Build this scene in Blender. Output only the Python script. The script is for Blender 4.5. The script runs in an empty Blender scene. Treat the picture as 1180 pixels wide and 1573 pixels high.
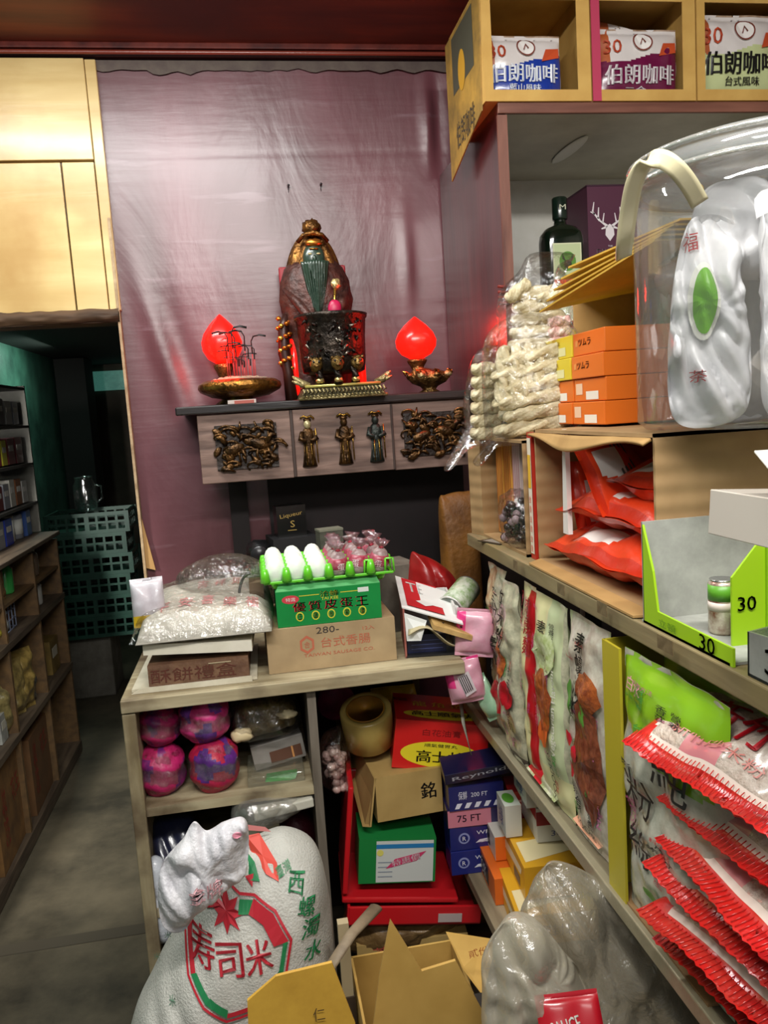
import bpy, bmesh, math, random
from mathutils import Vector, Matrix, noise, Euler
C = bpy.context.scene.collection
sc = bpy.context.scene
PI = math.pi
R = math.radians
random.seed(7)

# ------------------------------------------------------------ camera
CAM = Vector((0, 0, 1.5))
FPX = 1238.0
def cam_axes(yaw, pitch, roll):
    f = Vector((math.sin(yaw)*math.cos(pitch), math.cos(yaw)*math.cos(pitch), -math.sin(pitch)))
    rt = Vector((math.cos(yaw), -math.sin(yaw), 0)); up = rt.cross(f)
    return (rt*math.cos(roll)+up*math.sin(roll), rt*-math.sin(roll)+up*math.cos(roll), f)
RT, UP, FW = cam_axes(R(9.09), R(7.13), R(-3.70))
cd = bpy.data.cameras.new('camera'); co = bpy.data.objects.new('camera', cd); C.objects.link(co)
co.matrix_world = Matrix.Translation(CAM) @ Matrix((RT, UP, -FW)).transposed().to_4x4()
cd.sensor_fit = 'VERTICAL'; cd.sensor_height = 36; cd.sensor_width = 27; cd.lens = FPX/1573*36
cd.clip_start = 0.02
sc.camera = co
def ray(px, py): return FW + RT*((px-590)/FPX) - UP*((py-786.5)/FPX)
def atY(px, py, y): d = ray(px, py); return CAM + d*(y/d.y)
def atX(px, py, x): d = ray(px, py); return CAM + d*(x/d.x)
def atZ(px, py, z): d = ray(px, py); return CAM + d*((z-CAM.z)/d.z)

# ------------------------------------------------------------ materials
_M = {}
def _new(name):
    m = bpy.data.materials.new(name); m.use_nodes = True
    nt = m.node_tree; b = nt.nodes['Principled BSDF']
    return m, nt, b
def lin(c):
    return tuple((x/12.92 if x <= .04045 else ((x+.055)/1.055)**2.4) for x in c)
def hx(h):
    return lin(tuple(int(h[i:i+2], 16)/255 for i in (0, 2, 4)))
def P(h, rough=.5, metal=0, bump=0, bscale=60, spec=.5, var=0, vscale=8, coat=0, stretch=(1,1,1), h2=None, emit=None, estr=1, trans=0):
    """printed / plain material: colour h, optional blotches towards h2, optional bump"""
    key = (h, rough, metal, bump, bscale, spec, var, vscale, coat, stretch, h2, emit, estr, trans)
    if key in _M: return _M[key]
    m, nt, b = _new('mat_'+h)
    col = hx(h)
    b.inputs['Base Color'].default_value = (*col, 1)
    b.inputs['Roughness'].default_value = rough; b.inputs['Metallic'].default_value = metal
    b.inputs['Specular IOR Level'].default_value = spec
    b.inputs['Coat Weight'].default_value = coat; b.inputs['Coat Roughness'].default_value = .15
    b.inputs['Transmission Weight'].default_value = trans
    N = nt.nodes; L = nt.links
    if bump or var or h2:
        tc = N.new('ShaderNodeTexCoord'); mp = N.new('ShaderNodeMapping'); L.new(tc.outputs['Object'], mp.inputs[0])
        mp.inputs['Scale'].default_value = stretch
    if var or h2:
        nz = N.new('ShaderNodeTexNoise'); L.new(mp.outputs[0], nz.inputs[0]); nz.inputs['Scale'].default_value = vscale
        nz.inputs['Detail'].default_value = 6; nz.inputs['Roughness'].default_value = .65
        rp = N.new('ShaderNodeValToRGB'); L.new(nz.outputs[0], rp.inputs[0])
        c2 = hx(h2) if h2 else tuple(x*(1-var) for x in col)
        rp.color_ramp.elements[0].position = .35; rp.color_ramp.elements[1].position = .65
        rp.color_ramp.elements[0].color = (*c2, 1); rp.color_ramp.elements[1].color = (*col, 1)
        L.new(rp.outputs[0], b.inputs['Base Color'])
    if bump:
        n2 = N.new('ShaderNodeTexNoise'); L.new(mp.outputs[0], n2.inputs[0]); n2.inputs['Scale'].default_value = bscale
        n2.inputs['Detail'].default_value = 5
        bp = N.new('ShaderNodeBump'); bp.inputs['Strength'].default_value = bump; bp.inputs['Distance'].default_value = .01
        L.new(n2.outputs[0], bp.inputs['Height']); L.new(bp.outputs[0], b.inputs['Normal'])
    if emit:
        b.inputs['Emission Color'].default_value = (*hx(emit), 1); b.inputs['Emission Strength'].default_value = estr
    _M[key] = m
    return m
def film(tint='ffffff', opac=.12, bump=.6, bscale=30, rough=.12, name='film', milky=0.0, milk='d8d8d0'):
    """thin clear plastic film: mostly see-through with crinkled glints"""
    key = ('film', tint, opac, bump, bscale, rough, milky, milk)
    if key in _M: return _M[key]
    m = bpy.data.materials.new('clear_'+name); m.use_nodes = True; nt = m.node_tree; N = nt.nodes; L = nt.links
    N.clear(); out = N.new('ShaderNodeOutputMaterial')
    tr = N.new('ShaderNodeBsdfTransparent'); tr.inputs[0].default_value = (*hx(tint), 1)
    gl = N.new('ShaderNodeBsdfGlossy'); gl.inputs['Roughness'].default_value = rough; gl.inputs[0].default_value = (.85, .85, .85, 1)
    df = N.new('ShaderNodeBsdfDiffuse'); df.inputs[0].default_value = (*hx(milk), 1)
    tc = N.new('ShaderNodeTexCoord'); nz = N.new('ShaderNodeTexNoise'); L.new(tc.outputs['Object'], nz.inputs[0])
    nz.inputs['Scale'].default_value = bscale; nz.inputs['Detail'].default_value = 4; nz.inputs['Distortion'].default_value = 1.2
    bp = N.new('ShaderNodeBump'); bp.inputs['Strength'].default_value = bump; bp.inputs['Distance'].default_value = .01
    L.new(nz.outputs[0], bp.inputs['Height'])
    lw = N.new('ShaderNodeLayerWeight'); lw.inputs[0].default_value = .35
    L.new(bp.outputs[0], gl.inputs['Normal']); L.new(bp.outputs[0], lw.inputs['Normal'])
    ma = N.new('ShaderNodeMath'); ma.operation = 'MULTIPLY_ADD'; L.new(lw.outputs['Fresnel'], ma.inputs[0]); ma.inputs[1].default_value = .45; ma.inputs[2].default_value = opac
    mx = N.new('ShaderNodeMixShader'); L.new(ma.outputs[0], mx.inputs[0]); L.new(tr.outputs[0], mx.inputs[1]); L.new(gl.outputs[0], mx.inputs[2])
    m2 = N.new('ShaderNodeMixShader'); m2.inputs[0].default_value = milky; L.new(mx.outputs[0], m2.inputs[1]); L.new(df.outputs[0], m2.inputs[2])
    L.new(m2.outputs[0], out.inputs[0])
    _M[key] = m
    return m
def wood(name, c1, c2, axis='x', rough=.5, scale=6, bump=.2, stains=None, coat=0):
    """grained board: stretched noise along the grain, optional stain colour"""
    key = ('wood', name)
    if key in _M: return _M[key]
    m, nt, b = _new(name); N = nt.nodes; L = nt.links
    tc = N.new('ShaderNodeTexCoord'); mp = N.new('ShaderNodeMapping'); L.new(tc.outputs['Object'], mp.inputs[0])
    s = {'x': (.12, 1, 1), 'y': (1, .12, 1), 'z': (1, 1, .12)}[axis]
    mp.inputs['Scale'].default_value = s
    nz = N.new('ShaderNodeTexNoise'); L.new(mp.outputs[0], nz.inputs[0]); nz.inputs['Scale'].default_value = scale*6; nz.inputs['Detail'].default_value = 8
    nz.inputs['Distortion'].default_value = .4
    rp = N.new('ShaderNodeValToRGB'); L.new(nz.outputs[0], rp.inputs[0])
    rp.color_ramp.elements[0].position = .3; rp.color_ramp.elements[1].position = .72
    rp.color_ramp.elements[0].color = (*hx(c2), 1); rp.color_ramp.elements[1].color = (*hx(c1), 1)
    last = rp.outputs[0]
    if stains:
        n3 = N.new('ShaderNodeTexNoise'); L.new(tc.outputs['Object'], n3.inputs[0]); n3.inputs['Scale'].default_value = scale*.7; n3.inputs['Detail'].default_value = 7
        r3 = N.new('ShaderNodeValToRGB'); L.new(n3.outputs[0], r3.inputs[0]); r3.color_ramp.elements[0].position = .48; r3.color_ramp.elements[1].position = .62
        mx = N.new('ShaderNodeMix'); mx.data_type = 'RGBA'; L.new(r3.outputs[0], mx.inputs[0]); L.new(last, mx.inputs[6]); mx.inputs[7].default_value = (*hx(stains), 1)
        last = mx.outputs[2]
    L.new(last, b.inputs['Base Color'])
    bp = N.new('ShaderNodeBump'); bp.inputs['Strength'].default_value = bump; bp.inputs['Distance'].default_value = .004
    L.new(nz.outputs[0], bp.inputs['Height']); L.new(bp.outputs[0], b.inputs['Normal'])
    b.inputs['Roughness'].default_value = rough; b.inputs['Coat Weight'].default_value = coat; b.inputs['Coat Roughness'].default_value = .12
    _M[key] = m
    return m
def board(name='cardboard', c='b8925a', c2='a17c48', corr=None, k=220):
    """cardboard; corr = axis along which the flutes repeat (corrugation showing through)"""
    key = ('board', name, c, corr)
    if key in _M: return _M[key]
    m, nt, b = _new(name); N = nt.nodes; L = nt.links
    tc = N.new('ShaderNodeTexCoord')
    nz = N.new('ShaderNodeTexNoise'); L.new(tc.outputs['Object'], nz.inputs[0]); nz.inputs['Scale'].default_value = 14; nz.inputs['Detail'].default_value = 8
    rp = N.new('ShaderNodeValToRGB'); L.new(nz.outputs[0], rp.inputs[0]); rp.color_ramp.elements[0].position = .3; rp.color_ramp.elements[1].position = .7
    rp.color_ramp.elements[0].color = (*hx(c2), 1); rp.color_ramp.elements[1].color = (*hx(c), 1)
    L.new(rp.outputs[0], b.inputs['Base Color']); b.inputs['Roughness'].default_value = .75
    if corr:
        wv = N.new('ShaderNodeTexWave'); wv.bands_direction = corr.upper(); L.new(tc.outputs['Object'], wv.inputs[0]); wv.inputs['Scale'].default_value = k/20
        wv.inputs['Distortion'].default_value = .6
        bp = N.new('ShaderNodeBump'); bp.inputs['Strength'].default_value = .35; bp.inputs['Distance'].default_value = .004
        L.new(wv.outputs[0], bp.inputs['Height']); L.new(bp.outputs[0], b.inputs['Normal'])
    _M[key] = m
    return m

# ------------------------------------------------------------ mesh building
_T = {}
def text2d(s, bold=0.0):
    """outline of a piece of writing as a flat mesh scaled into the unit box (-.5 .. .5)"""
    if (s, bold) in _T: return _T[(s, bold)]
    cu = bpy.data.curves.new('writing', 'FONT'); cu.body = s; cu.size = 1; cu.resolution_u = 2; cu.offset = bold
    o = bpy.data.objects.new('writing', cu); C.objects.link(o)
    dg = bpy.context.evaluated_depsgraph_get()
    me = bpy.data.meshes.new_from_object(o.evaluated_get(dg))
    vs = [tuple(v.co[:2]) for v in me.vertices]; fs = [tuple(p.vertices) for p in me.polygons]
    bpy.data.objects.remove(o); bpy.data.curves.remove(cu); bpy.data.meshes.remove(me)
    if vs:
        x0 = min(v[0] for v in vs); x1 = max(v[0] for v in vs); y0 = min(v[1] for v in vs); y1 = max(v[1] for v in vs)
        vs = [((x-x0)/max(x1-x0, 1e-6)-.5, (y-y0)/max(y1-y0, 1e-6)-.5) for x, y in vs]
    _T[(s, bold)] = (vs, fs)
    return vs, fs

class MB:
    def __init__(s): s.v = []; s.f = []; s.mi = []; s.mats = []; s.sm = []
    def m(s, mat):
        if mat not in s.mats: s.mats.append(mat)
        return s.mats.index(mat)
    def add(s, vs, fs, mat, smooth=False):
        b = len(s.v); s.v += [Vector(v) for v in vs]; i = s.m(mat) if not isinstance(mat, (list, tuple)) else None
        for k, f in enumerate(fs):
            s.f.append(tuple(b+j for j in f)); s.mi.append(i if i is not None else s.m(mat[k])); s.sm.append(smooth)
    def box(s, c, d, mat, rot=None, taper=0, bev=0):
        """box centred at c, size d; rot = Euler angles; mat may be a list of six (-x,+x,-y,+y,-z,+z)"""
        x, y, z = d[0]/2, d[1]/2, d[2]/2; t = 1-taper
        vs = [(-x, -y, -z), (x, -y, -z), (x, y, -z), (-x, y, -z), (-x*t, -y*t, z), (x*t, -y*t, z), (x*t, y*t, z), (-x*t, y*t, z)]
        M = Euler(rot).to_matrix() if rot else Matrix.Identity(3)
        vs = [M @ Vector(v)+Vector(c) for v in vs]
        s.add(vs, [(0, 4, 7, 3), (1, 2, 6, 5), (0, 1, 5, 4), (2, 3, 7, 6), (0, 3, 2, 1), (4, 5, 6, 7)], mat)
    def quad(s, a, b, c, d, mat): s.add([a, b, c, d], [(0, 1, 2, 3)], mat)
    def slab(s, pts, nrm, th, mat, medge=None):
        """flat sheet through pts (list of 3-D points), thickened by th along nrm"""
        n = len(pts); nn = Vector(nrm).normalized()*th
        vs = [Vector(p) for p in pts]+[Vector(p)+nn for p in pts]
        me = medge or mat
        fs = [tuple(range(n))[::-1], tuple(range(n, 2*n))]; ms = [mat, mat]
        for i in range(n): fs.append((i, (i+1) % n, n+(i+1) % n, n+i)); ms.append(me)
        s.add(vs, fs, ms)
    def lathe(s, prof, mat, c=(0, 0, 0), n=32, axis='z', sx=1, sy=1, smooth=True, rip=None):
        vs = []; fs = []
        for (r, z) in prof:
            for k in range(n):
                a = 2*PI*k/n; rr = r*(1+(rip(a, z) if rip else 0))
                p = Vector((rr*math.cos(a)*sx, rr*math.sin(a)*sy, z))
                if axis == 'x': p = Vector((p.z, p.x, p.y))
                if axis == 'y': p = Vector((p.x, p.z, p.y))
                vs.append(p+Vector(c))
        for j in range(len(prof)-1):
            for k in range(n):
                fs.append((j*n+k, j*n+(k+1) % n, (j+1)*n+(k+1) % n, (j+1)*n+k))
        if prof[0][0] > 1e-5: fs.append(tuple(range(n))[::-1])
        if prof[-1][0] > 1e-5: fs.append(tuple((len(prof)-1)*n+k for k in range(n)))
        s.add(vs, fs, mat, smooth)
    def tube(s, pts, r, mat, n=8, smooth=True, flat=1.0):
        pts = [Vector(p) for p in pts]; vs = []; fs = []; k = len(pts)
        up = Vector((0, 0, 1))
        for i, p in enumerate(pts):
            t = (pts[min(i+1, k-1)]-pts[max(i-1, 0)]).normalized()
            if abs(t.dot(up)) > .95: up = Vector((1, 0, 0)) if abs(t.x) < .9 else Vector((0, 1, 0))
            a = t.cross(up).normalized(); b = t.cross(a).normalized(); up = -b if False else up
            rr = r[i] if isinstance(r, (list, tuple)) else r
            for j in range(n):
                an = 2*PI*j/n
                vs.append(p+a*math.cos(an)*rr+b*math.sin(an)*rr*flat)
        for i in range(k-1):
            for j in range(n): fs.append((i*n+j, i*n+(j+1) % n, (i+1)*n+(j+1) % n, (i+1)*n+j))
        fs.append(tuple(range(n))[::-1]); fs.append(tuple((k-1)*n+j for j in range(n)))
        s.add(vs, fs, mat, smooth)
    def ball(s, c, r, mat, nu=20, nv=12, nz=0, fr=8, seed=0, pw=1.0, smooth=True, ax=None):
        """ellipsoid / superellipsoid with lumpy noise"""
        if not isinstance(r, (tuple, list)): r = (r, r, r)
        vs = []; fs = []; M = Euler(ax).to_matrix() if ax else Matrix.Identity(3)
        sg = lambda x, p: math.copysign(abs(x)**p, x)
        for i in range(nv+1):
            th = PI*i/nv
            for j in range(nu):
                ph = 2*PI*j/nu
                d = Vector((sg(math.sin(th), pw)*sg(math.cos(ph), pw), sg(math.sin(th), pw)*sg(math.sin(ph), pw), sg(math.cos(th), pw)))
                k = 1+(nz*noise.noise(d*fr*.3+Vector((seed*7.3, seed*3.1, 0))) if nz else 0)
                vs.append(M @ Vector((d.x*r[0]*k, d.y*r[1]*k, d.z*r[2]*k))+Vector(c))
        for i in range(nv):
            for j in range(nu): fs.append((i*nu+j, (i+1)*nu+j, (i+1)*nu+(j+1) % nu, i*nu+(j+1) % nu))
        s.add(vs, fs, mat, smooth)
    def grid(s, fn, nu, nv, mat, smooth=True, wrap=False):
        """fn(u,v) in 0..1 -> point; mat may be a function (u,v) -> material"""
        vs = [fn(i/nu, j/nv) for j in range(nv+1) for i in range(nu+1)]
        fs = []; ms = []
        for j in range(nv):
            for i in range(nu):
                fs.append((j*(nu+1)+i, j*(nu+1)+i+1, (j+1)*(nu+1)+i+1, (j+1)*(nu+1)+i))
                if callable(mat): ms.append(mat((i+.5)/nu, (j+.5)/nv))
        s.add(vs, fs, ms if callable(mat) else mat, smooth)
    def text(s, t, mat, cx, cy, w, h, O=(0, 0, 0), U=(1, 0, 0), V=(0, 0, 1), eps=.0008, bold=.02, ang=0, fn=None):
        """writing centred at (cx,cy), fitted in w x h, on the plane O + U*a + V*b, or on the surface fn(a,b)"""
        vs, fs = text2d(t, 0.0)
        if not vs: return
        if bold >= .03:   # heavier strokes: the same outline struck again a hair to the side
            n0 = len(vs); d_ = bold*.55/max(1, len(t)); vs2 = [(x+d_, y) for x, y in vs]+[(x-d_, y) for x, y in vs]+[(x, y+bold*.5) for x, y in vs]; fs = list(fs)+[tuple(i+k*n0 for i in f) for k in range(2) for f in fs]; vs = [(x+d_, y) for x, y in vs]+[(x-d_, y) for x, y in vs]
        U = Vector(U); V = Vector(V); O = Vector(O); N = U.cross(V).normalized()
        ca, sa = math.cos(ang), math.sin(ang); out = []
        for x, y in vs:
            a, b = x*w, y*h; a, b = cx+a*ca-b*sa, cy+a*sa+b*ca
            out.append(fn(a, b) if fn else O+U*a+V*b+N*eps)
        s.add(out, fs, mat)
    def flat(s, pts, mat, O=(0, 0, 0), U=(1, 0, 0), V=(0, 0, 1), eps=.0005, fn=None):
        """printed patch with outline pts (2-D)"""
        U = Vector(U); V = Vector(V); O = Vector(O); N = U.cross(V).normalized()
        s.add([fn(a, b) if fn else O+U*a+V*b+N*eps for a, b in pts], [tuple(range(len(pts)))], mat)
    def rect(s, x0, y0, x1, y1, mat, **k): s.flat([(x0, y0), (x1, y0), (x1, y1), (x0, y1)], mat, **k)
    def oval(s, cx, cy, rx, ry, mat, n=24, **k): s.flat([(cx+rx*math.cos(2*PI*i/n), cy+ry*math.sin(2*PI*i/n)) for i in range(n)], mat, **k)
    def disc(s, cx, cy, rx, ry, mat, fn, n=28, K=8):
        """oval print that follows a curved surface"""
        for i in range(n):
            a, b = 2*PI*i/n, 2*PI*(i+1)/n
            q = lambda an, k: (cx+rx*math.cos(an)*k/K, cy+ry*math.sin(an)*k/K)
            s.flat([(cx, cy), q(a, 1), q(b, 1)], mat, fn=fn)
            for k in range(1, K): s.flat([q(a, k), q(a, k+1), q(b, k+1), q(b, k)], mat, fn=fn)
    def star(s, cx, cy, r, mat, n=8, q=.45, **k):
        """many-pointed star as a fan of triangles"""
        for i in range(n):
            a = 2*PI*i/n
            s.flat([(cx, cy), (cx+r*q*math.cos(a-PI/n), cy+r*q*math.sin(a-PI/n)), (cx+r*math.cos(a), cy+r*math.sin(a)), (cx+r*q*math.cos(a+PI/n), cy+r*q*math.sin(a+PI/n))], mat, **k)
    def pouch(s, w, h, t, mat, back=None, seal=.07, nz=.004, seed=0, nu=26, nv=34, sag=0.0, zig=False, side=.0, fr=14, lean=0):
        """pillow bag: width x, height z (bottom at z=0), thickness y, front towards -y. mat may be fn(u,v) on -1..1"""
        def prof(u, v):
            a = max(0, 1-abs(u)**2.6)**.55
            vv = min(1, abs(v)/(1-seal*2)) if seal else abs(v)
            return a*max(0, 1-vv**3)**.55
        def dep(u, v, sgn):
            p = prof(u, v)
            q = Vector((u*w*fr, v*h*fr, seed*5.1+sgn))
            return sgn*(t/2*p + nz*(.35+p)*noise.noise(q)) + nz*1.2*noise.noise(Vector((u*w*fr*.5, v*h*fr*.7, seed*2.2)))
        def S(u, v, sgn=-1, off=0):
            ww = w/2*(1-.06*prof(0, v)*0) * (1-side*prof(0, v)*.1)
            x = u*ww; z = h*(v+1)/2
            d = dep(u, v, sgn)
            z -= sag*(1-v*v)*0
            if zig and abs(v) > .995: z += .0012*((int((u+1)*60) % 2)*2-1)*(1 if v > 0 else -1)
            return Vector((x, d+sgn*off+lean*z*z, z))
        mf = (lambda a, b: mat(a*2-1, b*2-1)) if callable(mat) else mat
        bk = back or (mat(0, 0) if callable(mat) else mat)
        s.grid(lambda a, b: S(a*2-1, b*2-1, -1), nu, nv, mf)
        s.grid(lambda a, b: S(1-a*2, b*2-1, 1), nu, nv, bk)
        # text mapper: (x, z) in metres from the bag centre
        return lambda a, b: S(max(-1, min(1, a/(w/2))), max(-1, min(1, b/(h/2))), -1, .0024)
    def inflate(s, pts, t, mat, back=None, n=64, rings=14, p=2.4, nz=.006, fr=12, seed=0, folds=0, ctr=None, q=.5, t2=None):
        """lumpy body grown out of a star-shaped outline (x,z); front towards -y"""
        P2 = smooth_loop(pts, n)
        cx = ctr[0] if ctr else sum(a for a, b in P2)/n; cz = ctr[1] if ctr else sum(b for a, b in P2)/n
        ang = [math.atan2(b-cz, a-cx) for a, b in P2]; rad = [math.hypot(a-cx, b-cz) for a, b in P2]
        order = sorted(range(n), key=lambda i: ang[i])
        def Rad(an):
            best = None
            aa = [ang[i] for i in order]
            import bisect
            k = bisect.bisect(aa, an); i0 = order[(k-1) % n]; i1 = order[k % n]
            d = (ang[i1]-ang[i0]) % (2*PI) or 1e-6; f = ((an-ang[i0]) % (2*PI))/d
            return rad[i0]+(rad[i1]-rad[i0])*min(1, max(0, f))
        def pt(a, b, sgn, off=0):
            an = math.atan2(b-cz, a-cx); rr = math.hypot(a-cx, b-cz)/max(1e-6, Rad(an)); rr = min(1, rr)
            pr = max(0, 1-rr**p)**q
            v = Vector((a*fr, b*fr, seed*4.7))
            dd = nz*noise.noise(v)*(1 if pr > 0 else 0)
            fo = folds*(math.sin(an*9+5*noise.noise(v*.6))*.22*rr*rr) if folds else 0
            fo += folds*(1-abs(noise.noise(Vector((a*fr*2.0+b*fr*.7, b*fr*.7, seed))))*2.6)*.8 if folds else 0
            tt = t if sgn < 0 or t2 is None else t2
            return Vector((a, sgn*(tt*pr+off) + (dd+fo)*(1 if sgn < 0 else -.3)*min(1, pr*3), b))
        for sgn in (-1, 1):
            vs = [pt(cx, cz, sgn)]; fs = []
            for r in range(1, rings+1):
                k = math.sin(r/rings*PI/2)
                for a, b in P2: vs.append(pt(cx+(a-cx)*k, cz+(b-cz)*k, sgn))
            for i in range(n):
                f = (0, 1+i, 1+(i+1) % n); fs.append(f if sgn < 0 else f[::-1])
            for r in range(rings-1):
                for i in range(n):
                    a = 1+r*n+i; b = 1+r*n+(i+1) % n; f = (a, a+n, b+n, b); fs.append(f if sgn < 0 else f[::-1])
            s.add(vs, fs, mat if sgn < 0 else (back or mat), True)
        return lambda a, b: pt(a, b, -1, .0025)
    def build(s, name, parent=None, loc=None, bev=0, sub=0, solid=0, weld=True):
        me = bpy.data.meshes.new(name)
        me.from_pydata([tuple(v) for v in s.v], [], s.f)
        for m in s.mats: me.materials.append(m)
        for p, i, sm in zip(me.polygons, s.mi, s.sm): p.material_index = i; p.use_smooth = sm
        me.update()
        o = bpy.data.objects.new(name, me); C.objects.link(o)
        if parent: o.parent = parent
        if loc is not None: o.location = loc
        if weld:
            bm = bmesh.new(); bm.from_mesh(me); bmesh.ops.remove_doubles(bm, verts=bm.verts, dist=1e-5); bm.to_mesh(me); bm.free()
        if solid:
            md = o.modifiers.new('thick', 'SOLIDIFY'); md.thickness = solid; md.offset = 0
        if bev:
            md = o.modifiers.new('bevel', 'BEVEL'); md.width = bev; md.segments = 2; md.limit_method = 'ANGLE'; md.angle_limit = R(50)
        if sub:
            md = o.modifiers.new('sub', 'SUBSURF'); md.levels = sub; md.render_levels = sub
        return o

def smooth_loop(pts, n):
    """closed Catmull-Rom resampling of a 2-D outline"""
    k = len(pts); out = []
    for i in range(n):
        t = i*k/n; j = int(t); f = t-j
        p0, p1, p2, p3 = (pts[(j+d) % k] for d in (-1, 0, 1, 2))
        out.append(tuple(.5*((2*p1[c])+(-p0[c]+p2[c])*f+(2*p0[c]-5*p1[c]+4*p2[c]-p3[c])*f*f+(-p0[c]+3*p1[c]-3*p2[c]+p3[c])*f**3) for c in (0, 1)))
    return out

def tag(o, label, cat, group=None):
    o['label'] = label; o['category'] = cat
    if group: o['group'] = group
    return o
def T(name, label, cat, loc=(0, 0, 0), rot=(0, 0, 0), group=None):
    o = bpy.data.objects.new(name, None); C.objects.link(o); o.empty_display_size = .03
    o.location = loc; o.rotation_euler = rot
    return tag(o, label, cat, group)
def solo(mb, name, label, cat, loc=(0, 0, 0), rot=(0, 0, 0), group=None, **k):
    o = mb.build(name, None, **k); o.location = loc; o.rotation_euler = rot
    return tag(o, label, cat, group)
def struct(mb, name, **k):
    o = mb.build(name, None, **k); o['kind'] = 'structure'; return o
def dup(o, label, loc, rot=None, group=None, scale=None):
    """copy of a thing with copies of its parts and sub-parts"""
    c = o.copy(); C.objects.link(c); c.location = loc; c['label'] = label
    if rot is not None: c.rotation_euler = rot
    if group: c['group'] = group
    if scale: c.scale = scale
    for ch in list(o.children):
        d = ch.copy(); C.objects.link(d); d.parent = c
        for g in list(ch.children):
            e = g.copy(); C.objects.link(e); e.parent = d
    return c
def frame_rot(U, V):
    """Euler rotation that sends local x to U, local z to V (front = -y)"""
    U = Vector(U).normalized(); V = Vector(V); V = (V-U*V.dot(U)).normalized(); Y = V.cross(U)
    return Matrix((U, Y, V)).transposed().to_euler()
# ============================================================ SETTING
YB = 2.35
def panel_mat():
    m, nt, b = _new('purple_brown_laminate'); N = nt.nodes; L = nt.links
    tc = N.new('ShaderNodeTexCoord')
    def nzt(scale, st, det=6, dist=0):
        mp = N.new('ShaderNodeMapping'); L.new(tc.outputs['Object'], mp.inputs[0]); mp.inputs['Scale'].default_value = st
        n = N.new('ShaderNodeTexNoise'); L.new(mp.outputs[0], n.inputs[0]); n.inputs['Scale'].default_value = scale; n.inputs['Detail'].default_value = det
        n.inputs['Distortion'].default_value = dist
        return n
    a = nzt(3.2, (1, 1, .35), 8, .5); r = N.new('ShaderNodeValToRGB'); L.new(a.outputs[0], r.inputs[0])
    r.color_ramp.elements[0].position = .3; r.color_ramp.elements[0].color = (*hx('421c20'), 1)
    r.color_ramp.elements[1].position = .7; r.color_ramp.elements[1].color = (*hx('70424a'), 1)
    # short horizontal scratches and worn spots
    s2 = nzt(30, (.12, 1, 1), 9, .2); r2 = N.new('ShaderNodeValToRGB'); L.new(s2.outputs[0], r2.inputs[0])
    r2.color_ramp.elements[0].position = .62; r2.color_ramp.elements[0].color = (0, 0, 0, 1); r2.color_ramp.elements[1].position = .72; r2.color_ramp.elements[1].color = (.35, .35, .35, 1)
    mx = N.new('ShaderNodeMix'); mx.data_type = 'RGBA'; L.new(r2.outputs[0], mx.inputs[0]); L.new(r.outputs[0], mx.inputs[6]); mx.inputs[7].default_value = (*hx('8a7078'), 1)
    L.new(mx.outputs[2], b.inputs['Base Color'])
    b.inputs['Roughness'].default_value = .38; b.inputs['Specular IOR Level'].default_value = .55
    b.inputs['Coat Weight'].default_value = .45; b.inputs['Coat Roughness'].default_value = .3
    bn = nzt(3.0, (1.6, 1, .7), 5, .6); bp = N.new('ShaderNodeBump'); bp.inputs['Strength'].default_value = .28; bp.inputs['Distance'].default_value = .02
    L.new(bn.outputs[0], bp.inputs['Height'])
    b2 = N.new('ShaderNodeBump'); b2.inputs['Strength'].default_value = .25; b2.inputs['Distance'].default_value = .003; L.new(s2.outputs[0], b2.inputs['Height']); L.new(bp.outputs[0], b2.inputs['Normal'])
    L.new(b2.outputs[0], b.inputs['Normal']); L.new(b2.outputs[0], b.inputs['Coat Normal'])
    return m
PAN = panel_mat()
MAROON = wood('maroon_stained_board', '4a1517', '2c0c0e', 'z', .28, 4, .15, coat=.4)
REDCEIL = wood('red_brown_ceiling_ply', '7a3014', '4e180c', 'x', .55, 3, .1, stains='4a1a10', coat=0)
GRIME = P('3a332a', .8, h2='1d1a16', vscale=5, bump=.3)

# back wall: warped laminate sheet with real blisters
mb = MB()
x0, x1, z0, z1 = -.318, .655, 0, 2.462
def wallpt(u, v):
    x = x0+(x1-x0)*u; z = z0+(z1-z0)*v
    d = .0
    d += -.010*math.exp(-((x-.575)/.018)**2)*math.exp(-((z-2.31)/.09)**2)          # wrinkle top right
    d += .010*math.exp(-((x-.605)/.02)**2)*math.exp(-((z-2.30)/.12)**2)
    d += -.008*math.exp(-((x+.215-(z-1.7)*-.25)/.03)**2)*math.exp(-((z-1.68)/.22)**2)  # folds on the left edge
    d += .006*math.exp(-((x+.16-(z-1.7)*-.25)/.035)**2)*math.exp(-((z-1.66)/.2)**2)
    d += -.006*math.exp(-((x-.49)/.02)**2)*math.exp(-((z-1.93)/.12)**2)
    d += .006*noise.noise(Vector((x*3, z*2.2, 1)))
    if abs(z-2.222) < .005: d += .0008
    return Vector((x, YB+d, z))
mb.grid(wallpt, 120, 260, PAN)
mb.box((.17, YB+.05, 1.23), (.97, .05, 2.46), P('4a2a28', .6))
# ragged strip where the laminate stops below the trim
strip = [(x0+(x1-x0)*i/60, 2.462-.022-.012*noise.noise(Vector((i*.35, 0, 3)))-(.008 if 8 < i < 16 else 0)) for i in range(61)]
for (a, b), (c, d) in zip(strip, strip[1:]):
    mb.quad((a, YB-.008, b), (c, YB-.008, d), (c, YB-.008, 2.465), (a, YB-.008, 2.465), P('5d5148', .7, h2='4a3b38', vscale=20))
struct(mb, 'wall_back')
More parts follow.
